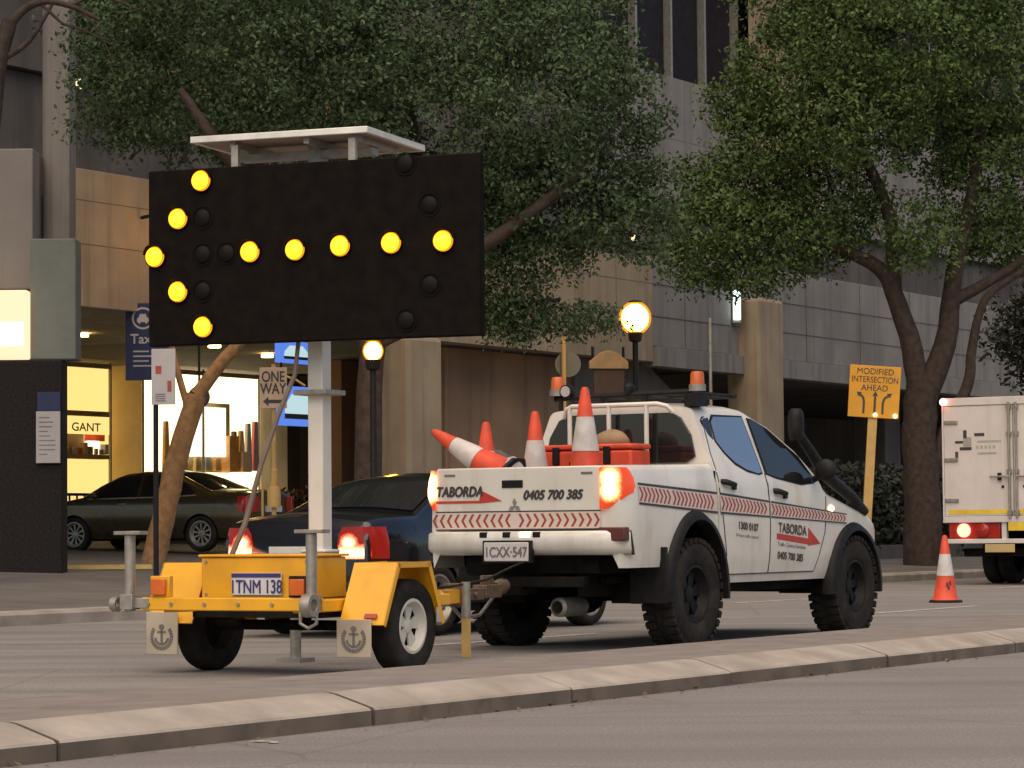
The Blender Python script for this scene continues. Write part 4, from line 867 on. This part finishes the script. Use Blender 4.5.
# underbody
ub = MB(); ub.box(.5, 2.5, -.72, .72, .42, .56); ub.box(-.9, 3.4, -.45, -.35, .42, .60); ub.box(-.9, 3.4, .35, .45, .42, .60); ub.box(-1.0, .6, -.6, .6, .60, .95); ub.box(2.4, 3.6, -.5, .5, .4, .8)
ub.cyl((0, -.66, .42), (0, .66, .42), .055); ub.ball((0, .1, .42), .16, .17, .16); ub.cyl((3.0, -.66, .42), (3.0, .66, .42), .05)
ub.lathe([(.2, -.1), (.36, -.1), (.36, .1), (.2, .1)], (-.62, .25, .58), (0, 0, 1), 24, closed=True)
for y in (-.5, .5):
    ub.box(-.75, .7, y-.03, y+.03, .52, .57); ub.tube([(.06, y*.9, .40), (-.15, y*.8, .75)], .03, 8)
ub.build('chassis', M['under'], ute, bevel=.01)
hx = MB(); hx.box(-1.42, -.9, .0, .075, .44, .52); hx.box(-1.15, -1.08, -.55, .6, .50, .58); hx.ball((-1.37, .036, .55), .028); hx.build('tow_bar', M['under'], ute, bevel=.006)
ex = MB(); ex.lathe([(.05, -.2), (.075, -.18), (.075, .16), (.05, .18), (.05, .05)], (-.75, -.20, .34), (1, 0, 0), 18); ex.build('exhaust', M['galv'], ute)

# ------------------------------------------------------------------ traffic cones
def cone_mesh(h):
    mb = MB(); mi = []
    return mb
def make_cone(label, h=.83, group='traffic cones'):
    t = thing('traffic_cone', label, 'cone', (0, 0, 0), 0, group)
    r = lambda z: .155-.125*(z/h)
    bs = MB(); bs.prism([(.21*math.cos(a), .21*math.sin(a)) for a in np.linspace(R_(22.5), R_(382.5), 9)[:-1]], lambda x, y: (x, y, 0), lambda x, y: (x*.95, y*.95, .035)); bs.build('base', M['black'], t, bevel=.008)
    b = MB(); b.lathe([(.175, .034), (r(.05), .06), (r(h*.25), h*.25), (r(h*.5), h*.5), (r(h*.97), h*.97), (r(h)*.7, h), (.012, h), (.012, h-.05)], n=28); b.build('cone_body', M['orange'], t, smooth=60)
    b = MB(); b.lathe([(r(h*.40)+.003, h*.40), (r(h*.72)+.003, h*.72)], n=28); b.build('reflective_collar', M['reflect'], t, smooth=60)
    return t
def um(x, y, z):
    v = Vector((x*HX[0]+y*HY[0], x*HX[1]+y*HY[1], z)); return Vector(UT)+v
c0 = make_cone('single orange and white cone standing on the road near the white truck')
P = at(945, 560, 34.6); c0.location = (P.x, P.y, 0); c0.rotation_euler.z = .3
mk = MB()
for dx, z in ((-.02, .2), (.02, .22), (0, .16)): mk.add([(dx-.012-.02, -.135, z), (dx+.012-.02, -.135, z), (dx+.012-.02, -.13, z+.05), (dx-.012-.02, -.13, z+.05)], [(0, 1, 2, 3)])
cone_specs = [((-.75, -.35, 1.215), 0, 0, 'tallest upright cone in the tray, right of the middle by the tail light'), ((-.55, .225, 1.05), 0, 0, 'upright cone in the tray beside the orange case'), ((-.75, .56, .97), 0, 0, 'upright cone half hidden at the left rear of the tray')]
for (x, y, z), rx, ry, lab in cone_specs:
    c = dup(c0); c['label'] = lab; c.location = um(x, y, z); c.rotation_euler = (0, 0, random.uniform(0, 2))
cone3 = c
c = dup(c0); c['label'] = 'cone nested under the tallest cone in the tray'; c.location = um(-.75, -.35, 1.10)
c = dup(c0); c['label'] = 'cone lying tilted over the left tailgate corner'
a = um(-.8, .52, 1.45); b_ = um(-.8, 1.03, 1.735); d = (b_-a).normalized(); c.rotation_euler = d.to_track_quat('Z', 'Y').to_euler(); c.location = b_-d*.83
c0h = mk.build('printed_mark', M['ink'], c0, smooth=0)
t = thing('tool_case', 'orange hard case lying across the tray behind the cab window', 'tool case', um(-.02, .03, 1.0), FR)
MB().box(-.16, .16, -.47, .47, .02, .57).build('shell', M['orange'], t, bevel=.02)
MB().box(-.165, .165, -.475, .475, .575, .62).build('lid', M['orange'], t, bevel=.015)
for y in (-.25, .22): MB().box(-.18, -.155, y-.03, y+.03, .46, .6).build('latch', M['black'], t, bevel=.005)
MB().tube([(-.17, -.08, .4), (-.2, -.07, .47), (-.2, .07, .47), (-.17, .08, .4)], .012, 8).build('handle', M['black'], t)
def lump(name, label, cat, P, r, m, seed, sq=(1, 1, .7)):
    rn = random.Random(seed); b = MB(); n = 16; rows = []
    ph = [rn.uniform(0, 6) for _ in range(6)]
    for i in range(10):
        tt = math.pi*i/9; st = max(math.sin(tt), .001); rows.append([(r*sq[0]*st*math.cos(q)*(1+.14*math.sin(3*q+ph[0]+2*tt)+.08*math.sin(5*q+ph[1])), r*sq[1]*st*math.sin(q)*(1+.12*math.sin(2*q+ph[2])), -r*sq[2]*math.cos(tt)*(1+.1*math.sin(3*q+ph[3]))) for q in [2*math.pi*k/n for k in range(n+1)]])
    b.sheet(rows); o = b.build(name, m, smooth=80); o.location = P; return tag(o, label, cat)
lump('cloth_bundle', 'dark grey bundle of cloth beside the tilted cone in the tray', 'bundle', um(-.6, .58, 1.42), .2, M['greybag'], 1, (.9, .8, .75))
lump('plastic_bag', 'small white plastic bag in the tray left of the upright cone', 'bag', um(-.8, .29, 1.40), .11, M['signw'], 2, (.9, .9, 1))
lump('tan_hat', 'tan cloth hat resting on the orange case', 'hat', um(.0, -.17, 1.65), .14, M['tan'], 3, (1, 1, .6))

# ------------------------------------------------------------------ yellow arrow board trailer
TT = R_(28); TRP = (-1.41, 18.94, 0)
trl = thing('arrow_board_trailer', 'yellow trailer with a large arrow board of lit amber lamps', 'trailer', TRP, math.pi/2-TT)
MB().box(-.96, -.88, -.70, .66, .435, .52).box(-.957, -.885, .662, .745, .452, .512).build('rear_beam', M['yellow'], trl, bevel=.008)
for y in (.5, -.5): MB().box(-.88, 1.05, y-.04, y+.04, .42, .50).build('side_rail', M['yellow'], trl, bevel=.008)
db = MB()
for sg in (-1, 1): db.tube([(1.0, sg*.5, .46), (1.75, sg*.05, .46)], .045, 8)
db.box(1.6, 2.10, -.055, .055, .40, .505); db.box(.95, 1.05, -.5, .5, .42, .5); db.build('drawbar', M['yellow'], trl, bevel=.008)
cp = MB(); cp.box(2.10, 2.45, -.045, .045, .42, .505); cp.box(2.45, 2.70, -.06, .06, .43, .53); cp.tube([(2.70, 0, .49), (2.80, 0, .51), (2.86, 0, .52)], [.06, .062, .05], 14); cp.box(2.48, 2.66, -.012, .012, .53, .60); cp.cyl((2.3, -.07, .46), (2.3, .07, .46), .022); cp.cyl((2.2, -.07, .46), (2.2, .07, .46), .022)
cp.box(2.05, 2.12, -.085, .085, .38, .55); cp.build('coupling', mat('worn_coupling', (.16, .11, .075), .6, metal=.3, var=.35, scale=20), trl, bevel=.006)
q = MB(); q.tube([(2.1, .06, .4), (2.35, .09, .28), (2.6, .08, .30), (2.8, .05, .45)], .014, 6); q.build('safety_chain', M['galv'], trl)
q = MB(); q.tube([(1.3, -.08, .52), (1.9, -.07, .53), (2.4, -.09, .57), (2.75, -.12, .66), (2.95, -.14, .70)], .01, 6); q.build('wiring_loom', M['black'], trl)
jk = MB(); jk.cyl((2.08, -.09, .30), (2.08, -.09, .56), .035); jk.build('jockey_leg', M['galv'], trl)
MB().box(2.055, 2.105, -.115, -.065, .005, .30).build('yellow_reflector_stake', M['posty'], trl)
bx = MB(); bx.box(-.5, -.08, -.38, .50, .50, .775); bxo = bx.build('battery_box', M['yellow'], trl, bevel=.012)
MB().box(-.515, -.065, -.395, .515, .777, .795).build('lid', M['yellow'], bxo, bevel=.006)
for sg in (-1, 1):
    pr = [(-.47, .335), (-.27, .735), (.15, .735), (.34, .33)]
    f = MB()
    for (xa, za), (xb, zb) in zip(pr, pr[1:]):
        l = math.hypot(xb-xa, zb-za); nx, nz = (zb-za)/l*.014, -(xb-xa)/l*.014
        f.prism([(xa, za), (xb, zb), (xb+nx, zb+nz), (xa+nx, za+nz)], lambda x, z: (x, (sg*.555 if sg < 0 else .60), z), lambda x, z: (x, (sg*.885 if sg < 0 else .955), z))
        f.prism([(xa, za), (xb, zb), (xb+nx*2.6, zb+nz*2.6), (xa+nx*2.6, za+nz*2.6)], lambda x, z: (x, (sg*.8855 if sg < 0 else .9555), z), lambda x, z: (x, (sg*.893 if sg < 0 else .963), z))
    fo = f.build('mudguard', M['yellow'], trl, smooth=0, bevel=.003)
    rf = MB().box(-.466, -.446, sg*.66, sg*.76, .37, .40)
    MB().box(-.488, -.470, sg*.83-.05, sg*.83+.05, .385, .412).build('reflector', M['redlens'], fo, bevel=.003) if False else MB().prism([(-.462, .375), (-.448, .403), (-.456, .407), (-.470, .379)], lambda x, z: (x, sg*.79-.045, z), lambda x, z: (x, sg*.79+.045, z)).build('reflector', M['redlens'], fo, smooth=0)
    fp = MB().box(-.49, -.478, *((-.81, -.55) if sg < 0 else (.70, .955)), .125, .37 if sg < 0 else .41).build('mudflap', mat('flap_white', (.5, .43, .33), .6, var=.1, dirt=(.3, .25, .2, .6)), trl, bevel=.004)
    ic = MB(); yc0, zc0 = (-.68 if sg < 0 else .828), .245
    f = lambda r, a: (yc0+r*math.cos(a), zc0+r*math.sin(a))
    for k in range(22):
        a1 = R_(-220+k*12); a2 = a1+R_(8.5); ic.prism([f(.068, a1), f(.068, a2), f(.092, a2), f(.092, a1)], lambda y, z: (-.4935, y, z), lambda y, z: (-.4895, y, z))
    for P4 in ([f(.06, R_(180+10*k)) for k in range(1, 18)]+[f(.045, R_(180+10*k)) for k in range(17, 0, -1)], [(yc0-.008, zc0-.05), (yc0+.008, zc0-.05), (yc0+.008, zc0+.05), (yc0-.008, zc0+.05)], [(yc0-.035, zc0+.025), (yc0+.035, zc0+.025), (yc0+.035, zc0+.037), (yc0-.035, zc0+.037)], [f2 for f2 in [(yc0+.022*math.cos(a), zc0+.065+.018*math.sin(a)) for a in np.linspace(0, 6.28, 12)[:-1]]]):
        ic.prism(P4, lambda y, z: (-.4935, y, z), lambda y, z: (-.4895, y, z))
    ic.build('emblem', M['inkgrey'], fp, smooth=0)
    wheel(trl, 0, sg*.765, .312, .18, .178, sg, M['rubber'], M['rimw'], 'multi')
    y = .755 if sg > 0 else -.65
    j = MB(); j.cyl((-.95, y, .43), (-.95, y, .93), .036); j.box(-1.0, -.90, y-.11, y+.10, .93, .955)
    j.box(-1.0, -.9, y-.05, y+.05, .44, .54)
    if sg > 0: j.box(-.97, -.89, .60, .74, .45, .515); j.lathe([(.03, 0), (.05, 0), (.05, .05), (.03, .05)], (-.95, y+.09, .475), (0, 1, 0), 16, closed=True)
    else: j.lathe([(.04, -.02), (.075, -.02), (.075, .05), (.04, .05)], (-1.03, y-.05, .475), (0, 1, 0), 16, closed=True); j.tube([(-.99, y+.06, .43), (-.99, y+.06, .36), (-.99, y-.0, .33), (-.99, y-.06, .36), (-.99, y-.06, .43)], .012, 8)
    j.build('stabiliser_jack', M['galv'], trl, bevel=.004)
    y = .52 if sg > 0 else -.55
    lo = MB().box(-.975, -.95, y-.055, y+.055, .535, .64).build('tail_lamp', M['amber'], trl, bevel=.006)
    MB().box(-.948, -.90, y-.075, y+.075, .522, .66).build('mount', M['yellow'] if sg > 0 else M['black'], lo, bevel=.006)
MB().cyl((0, -.72, .312), (0, .72, .312), .035).build('axle', M['under'], trl)
MB().box(.25, .31, -.89, -.875, .33, .43).build('white_reflector', M['signw'], trl, bevel=.003)
MB().box(-.6, .2, -.5, .5, .38, .44).build('undertray', M['under'], trl)
lg = MB(); lg.cyl((1.14, .80, .03), (1.14, .80, .45), .04); lg.box(1.04, 1.24, .7, .9, .0, .03); lg.box(1.11, 1.17, .54, .82, .44, .48); lg.build('support_leg', M['galv'], trl)
pl = MB().box(-.520, -.510, -.145, .245, .525, .672).build('number_plate', M['platew'], trl, bevel=.003)
MB().box(-.5235, -.5205, -.143, .243, .642, .670).build('plate_band', M['plateink'], pl)
text('lettering', '1TNM 138', .125, (-.5225, .05, .54), (0, -1, 0), (0, 0, 1), M['plateink'], pl, 'CENTER', .0008, xs=.74)
ms = MB(); ms.box(.14, .26, -.06, .06, .5, 2.7); ms.box(.10, .30, -.10, .10, .795, .82); ms.build('mast', M['whitebar'], trl, bevel=.01)
mf = MB(); mf.box(.07, .33, -.13, .13, 1.87, 1.905); mf.build('mast_flange', M['galv'], trl, bevel=.004)
MB().box(.15, .25, -.05, .05, 2.7, 3.60).build('upper_mast', M['galv'], trl)
bl = MB()
for y in (-.62, -.36, -.1, .16, .42, .6): bl.cyl((-.972, y, .478), (-.96, y, .478), .013, n=6)
for y in (-.33, .46):
    for z in (.53, .745): bl.cyl((-.508, y, z), (-.498, y, z), .011, n=6)
bl.build('bolts', M['galv'], trl)
# board, in its own frame under the trailer, turned on the mast
ab = bpy.data.objects.new('arrow_board', None); COL.objects.link(ab); ab.parent = trl
bm_ = MB(); bm_.box(0, .09, -1.215, 1.215, 2.215, 3.42)
bpm = bpy.data.meshes.new('tmp')
bo = bm_.build('arrow_board', M['board'], trl, bevel=.01); bpy.data.objects.remove(ab)
bo.location = (-.180, -.172, 0); bo.rotation_euler = (0, 0, TT-R_(20))
lit = [(.805, 3.333), (.98, 3.081), (1.156, 2.827), (.982, 2.581), (.793, 2.335), (.44, 2.832), (.107, 2.831), (-.223, 2.844), (-.591, 2.848), (-.961, 2.845)]
dark = [(-.69, 3.37), (-.86, 3.09), (-.86, 2.56), (-.69, 2.33), (.80, 3.08), (.80, 2.83), (.62, 2.83), (.80, 2.58)]
protos = {}
for k, (ls, ma) in enumerate(((lit, 'arrow'), (dark, None))):
    for y, z in ls:
        if k in protos:
            c = protos[k].copy(); COL.objects.link(c)
        else:
            l = MB()
            if k == 0:
                l.lathe([(.001, -.046), (.045, -.042), (.062, -.034)], ax=(1, 0, 0), n=24, m=0); l.lathe([(.062, -.034), (.070, -.024), (.070, -.012)], ax=(1, 0, 0), n=24, m=2)
            else: l.lathe([(.001, -.02), (.04, -.018), (.055, -.010)], ax=(1, 0, 0), n=24, m=0)
            l.lathe([(.078, -.002), (.078, -.02 if k == 0 else -.006), (.072, -.02 if k == 0 else -.006), (.072, -.002)], ax=(1, 0, 0), n=24, m=1)
            hd = [[(xx, .077*math.cos(a), .077*math.sin(a)) for xx in (-.02, (-.10 if k == 0 else -.06)+.05*abs(math.cos(a)))] for a in np.linspace(R_(10), R_(170), 16)]
            if k == 0: l.sheet(hd, 1)
            c = l.build('lamp', [E_['arrow'] if k == 0 else M['unlit'], M['board'], E_['arrowrim']], bo, smooth=60); protos[k] = c
        c.location = (0, y, z)
sp = MB(); sp.box(.0, .98, -.40, .85, 3.60, 3.612); po = sp.build('solar_panel', mat('panel_underside', (.30, .25, .2), .6, var=.1), bo)
fr_ = MB(); 
for a, b_, c_, d in ((-.03, .0, -.43, .88), (.98, 1.01, -.43, .88), (0, .98, -.43, -.40), (0, .98, .85, .88)): fr_.box(a, b_, c_, d, 3.592, 3.636)
fr_.build('panel_frame', mat('panel_aluminium', (.72, .70, .64), .35, metal=.2), po, bevel=.004)
MB().box(.0, .98, -.40, .85, 3.613, 3.63).build('solar_cells', M['glass'], po)
br = MB()
for y in (.05, .6, -.3): br.box(.05, .80, y-.02, y+.02, 3.555, 3.598)
br.box(.35, .47, -.3, .7, 3.50, 3.55); br.box(.02, .06, -.32, -.27, 3.42, 3.57); br.box(.03, .07, .55, .60, 3.42, 3.57); br.build('panel_bracket', M['galv'], po)
q = MB(); pts = [(-.40, .38, .52), (-.42, .40, .62), (-.38, .34, .78), (-.30, .28, 1.0), (-.22, .2, 1.4), (-.15, .10, 1.75), (-.08, .02, 2.0), (-.05, .0, 2.3)]
q.tube(pts, [.016, .016, .02, .02, .018, .018, .016, .016], 8); q.build('power_cable', mat('grey_hose', (.16, .12, .10), .6), trl)

# ------------------------------------------------------------------ cars
def car(name, label, loc, rz, paint, tail_on, L=4.7, windows='glass'):
    t = thing(name, label, 'car', loc, rz)
    wr, ax0, ax1 = .325, -1.36, 1.36
    ar = ((ax0, .31, .36, .37), (ax1, .31, .36, .37))
    def zl(x):
        z = .24+(.1*max(0, (abs(x)-1.9)/.4))
        for cx, cz, rx, rz_ in ar:
            if abs(x-cx) < rx: z = max(z, cz+rz_*math.sqrt(1-((x-cx)/rx)**2))
        return z
    zt = lambda x: lerp(x, [(-2.34, .90), (-2.30, 1.02), (-2.1, 1.06), (-1.55, 1.085), (-1.25, 1.20), (-.85, 1.37), (-.45, 1.435), (.1, 1.44), (.5, 1.38), (.85, 1.22), (1.2, 1.0), (1.6, .93), (2.0, .83), (2.25, .70), (2.34, .58)])
    yw = lambda z: lerp(z, [(.2, .80), (.35, .86), (.6, .89), (.85, .885), (.96, .86), (1.05, .81), (1.42, .62), (1.6, .58)])
    def yf(x, z):
        y = yw(z); e = max(0, abs(x)-1.7)/.64
        return y*(1-.13*e*e)
    xs = list(np.arange(-2.34, 2.34, .05))+[2.34]
    for cx, cz, rx, rz_ in ar: xs += [cx+s_*rx*e for s_ in (-1, 1) for e in (.999, 1.001, .95)]
    b = MB(); loft_body(b, sorted(xs), zl, zt, yf, lambda x: .05, ns=16, rr=.05); b.build('body', paint, t, smooth=50)
    wf = [(.02, 1.0), (1.02, .985), (.78, 1.18), (.48, 1.33), (.05, 1.385), (.02, 1.385)]; wr_ = [(-.05, 1.0), (-1.0, 1.02), (-1.2, 1.06), (-1.0, 1.22), (-.75, 1.34), (-.4, 1.385), (-.05, 1.39)]
    for sg in (-1, 1):
        for W_ in (wf, wr_):
            g = MB(); patch(g, W_, yf, .006, 10, 6, sgn=sg, skirt=.008); g.build('window', M[windows], t, smooth=60)
        ch = MB(); ch.tube([(x, sg*(yf(x, zz)+.004), zz) for x, zz in ((-1.25, 1.01), (-.6, .985), (.3, .975), (1.05, .965))], .012, 6); ch.build('trim', M['galv'], t)
        for ax in (ax0, ax1):
            wheel(t, ax, sg*.79, wr, .2, .225, sg, M['rubber'], M['galv'], 'spoke')
            l = MB(); l.sheet([[(ax+.365*math.cos(a), sg*yy, .31+.375*math.sin(a)) for yy in (.5, .875)] for a in np.linspace(0, math.pi, 16)]); l.build('wheel_liner', M['under'], t)
        m_ = MB(); m_.ball((.85, sg*.95, 1.02), .06, .10, .065, 12); m_.build('mirror', paint, t)
        for x in (-.75, .3):
            h = MB(); h.tube([(x-.08, sg*(yf(x, .87)), .87), (x-.06, sg*(yf(x, .87)+.02), .87), (x+.06, sg*(yf(x, .87)+.02), .865), (x+.08, sg*yf(x, .87), .865)], .014, 6); h.build('handle', M['galv'], t)
        lm = MB(); rows = []
        for z in (.70, .76, .84, .92, .98):
            yy = yf(-2.2, z)+.008; rows.append([(-2.352+.02*abs(z-.84), sg*(.46+.7*max(0, abs(z-.84)-.06)), z), (-2.362, sg*.6, z), (-2.352, sg*.72, z), (-2.30, sg*(yf(-2.3, z)+.006), z), (-2.12, sg*(yf(-2.12, z)+.008), z), (-2.08, sg*(yf(-2.08, z)-.01), z)])
        lm.sheet(rows); lm.build('tail_light', hot_lens('car_tail_lens', [(-2.36, sg*y_, .752) for y_ in (.50, .56, .62, .68, .73)]+[(-2.36, sg*y_, .84) for y_ in (.56, .60)], (1, .03, .012), (1, .42, .2), 2.6, .105, .09, (.05, .004, .003)) if tail_on else M['redlens'], t, smooth=60)
    rw = MB(); rw.sheet([[(x, y, zt(x)+.05*(1-(y/(yf(x, zt(x))-.03))**2)+.010) for y in np.linspace(-(yf(x, zt(x))-.10), yf(x, zt(x))-.10, 9)] for x in (-1.5, -1.35, -1.2, -1.0, -.85, -.72)]); rw.build('rear_window', M[windows], t, smooth=60)
    fw_ = MB(); fw_.sheet([[(x, y, zt(x)+.05*(1-(y/(yf(x, zt(x))-.03))**2)+.010) for y in np.linspace(-(yf(x, zt(x))-.10), yf(x, zt(x))-.10, 9)] for x in (.42, .6, .8, 1.0, 1.14)]); fw_.build('windscreen', M[windows], t, smooth=60)
    MB().box(-2.385, -2.34, -.26, .26, .70, .81).build('number_plate', M['platew'], t, bevel=.004)
    MB().box(-2.39, -2.30, -.72, .72, .36, .50).build('bumper', M['black'], t, bevel=.03)
    MB().box(-1.9, 1.9, -.7, .7, .2, .36).build('underbody', M['under'], t)
    return t
# dark sedan ahead of the trailer: rear right corner seen at pixel 388
Pc = at(376, 540, 24.3); hc = (HX, HY)
ctr = (Pc.x+2.34*HX[0]+.86*HY[0], Pc.y+2.34*HX[1]+.86*HY[1], 0)
car('dark_sedan', 'dark blue sedan with glowing red tail lights directly beyond the yellow trailer', ctr, FR, M['navy'], True)
P = at(163, 545, 51.5)
car('bronze_sedan', 'dark bronze sedan seen side on in front of the lit shop', (P.x, P.y, zg(su(P)[1])), math.pi/2+R_(64), M['gold'], False)

# ------------------------------------------------------------------ white box truck at the right edge
P = at(944, 480, 45.0)
tk = thing('box_truck', 'white box truck seen from behind with one red tail light lit', 'truck', (P.x, P.y, 0), FR)
# local: x forward, y left; rear left corner at origin
MB().box(0, 6.2, -2.4, 0, 1.02, 2.95).build('cargo_box', M['boxw'], tk, bevel=.02)
for y0, y1 in ((-1.19, -.03), (-2.37, -1.21)):
    d = MB().box(-.045, -.002, y0, y1, 1.10, 2.86).build('door', M['boxw'], tk, bevel=.01)
    tp = MB().box(-.050, -.0455, y0+.06, y1-.06, 1.13, 1.20).build('reflective_tape', M['yreflect'], d)
    for z in (1.35, 2.0, 2.6):
        yh = y1 if y1 > -1 else y0; s_ = -1 if y1 > -1 else 1
        MB().box(-.07, -.046, yh-.01, yh+s_*.24, z-.03, z+.03).build('hinge', M['galv'], d, bevel=.006)
    r_ = MB(); yr = y0+.05 if y1 > -1 else y1-.05; r_.cyl((-.075, yr, 1.06), (-.075, yr, 2.9), .02, n=10)
    for z in (1.15, 1.8, 2.4, 2.82): r_.box(-.09, -.046, yr-.04, yr+.04, z-.03, z+.03)
    r_.build('lock_rod', M['galv'], d)
    s_ = 1 if y1 > -1 else -1
    MB().tube([(-.09, yr, 1.72), (-.10, yr+s_*.12, 1.72), (-.09, yr+s_*.32, 1.72)], .016, 8).build('handle', M['galv'], d); MB().box(-.10, -.046, yr+s_*.14, yr+s_*.19, 1.66, 1.78).build('latch', M['black'], d)
    MB().box(-.06, -.046, yr+s_*.1, yr+s_*.14, 1.54, 1.58).build('lock', M['black'], d)
    if y1 > -1:
        f = MB()
        for a, b_, c_, e in ((-.42, -.36, 2.34, 2.47), (-.72, -.55, 2.37, 2.42), (-.36, -.22, 2.26, 2.30), (-.5, -.3, 2.15, 2.2), (-.27, -.22, 2.02, 2.13)): f.box(-.049, -.0455, a, b_, c_, e)
        f.build('decal_marks', M['ink'], d); f = MB(); f.box(-.049, -.0455, -1.0, -.6, 2.27, 2.30); f.box(-.049, -.0455, -.50, -.36, 2.21, 2.36)
        for i in range(5): f.box(-.049, -.0455, -.62-.07*i, -.58-.07*i, 2.17, 2.22)
        f.box(-.049, -.0455, -.92, -.6, 2.08, 2.11); f.build('decal_lines', mat('pale_print', (.4, .37, .33), .6), d)
fr_ = MB(); fr_.box(-.06, 0, -2.4, 0, 2.865, 2.99); fr_.box(-.06, 0, -.028, .0, 1.0, 2.86); fr_.box(-.06, 0, -2.4, -2.372, 1.0, 2.86); fr_.box(-.06, 0, -2.4, 0, 1.0, 1.095); fr_.build('door_frame', M['boxw'], tk, bevel=.006)
mo = MB().ball((-.08, -.04, 2.93), .045, .06, .06).build('marker_lamp', emis('marker_red', (1, .22, .15), 5), tk)
ch = MB(); ch.box(.1, 6, -1.7, -1.5, .6, 1.0); ch.box(.1, 6, -.9, -.7, .6, 1.0); ch.box(.3, .9, -2.2, -.2, .45, .58); ch.cyl((1.6, -2.2, .45), (1.6, -.2, .45), .06); ch.build('chassis', M['under'], tk)
MB().box(-.04, .06, -2.4, 0, .66, .735).build('under_run_bar', M['boxw'], tk, bevel=.01)
MB().box(-.02, .06, -.95, -.08, .745, .99).build('lamp_panel', M['redlens'], tk, bevel=.01)
MB().box(-.03, .05, -1.06, -.98, .735, .998).build('bracket', M['boxw'], tk)
for y, on in ((-.34, True), (-.66, False), (-2.06, True), (-1.76, False)):
    MB().lathe([(.11, 0), (.11, -.03), (.07, -.05), (.001, -.055)], (-.02, y, .87), (1, 0, 0), 20).build('tail_lamp', E_['redbulb'] if on else M['redlens'], tk)
MB().box(-.06, -.04, -2.0, -1.1, .86, 1.0).build('yellow_plate', M['yreflect'], tk, bevel=.006)
MB().box(-.05, -.04, -1.20, -.70, .52, .65).build('number_plate', M['cream'], tk, bevel=.005)
for y in (-.25, -.52, -1.88, -2.15): wheel(tk, 1.6, y, .42, .24, .24, 1 if y > -1 else -1, M['rubber'], M['galv'], 'disc')
for y in (-.25, -2.15): wheel(tk, 7.3, y, .42, .24, .24, 1 if y > -1 else -1, M['rubber'], M['galv'], 'disc')
c = MB(); loft_body(c, list(np.arange(6.4, 8.31, .1)), lambda x: .55, lambda x: lerp(x, [(6.4, 2.3), (7.4, 2.35), (7.8, 2.2), (8.2, 1.4), (8.3, 1.2)]), lambda x, z: lerp(z, [(.5, 1.0), (1.4, 1.02), (2.3, .92)]), lambda x: .04); c.V = [(v[0], v[1]-1.2, v[2]) for v in c.V]
c.build('cab', M['boxw'], tk, smooth=45)
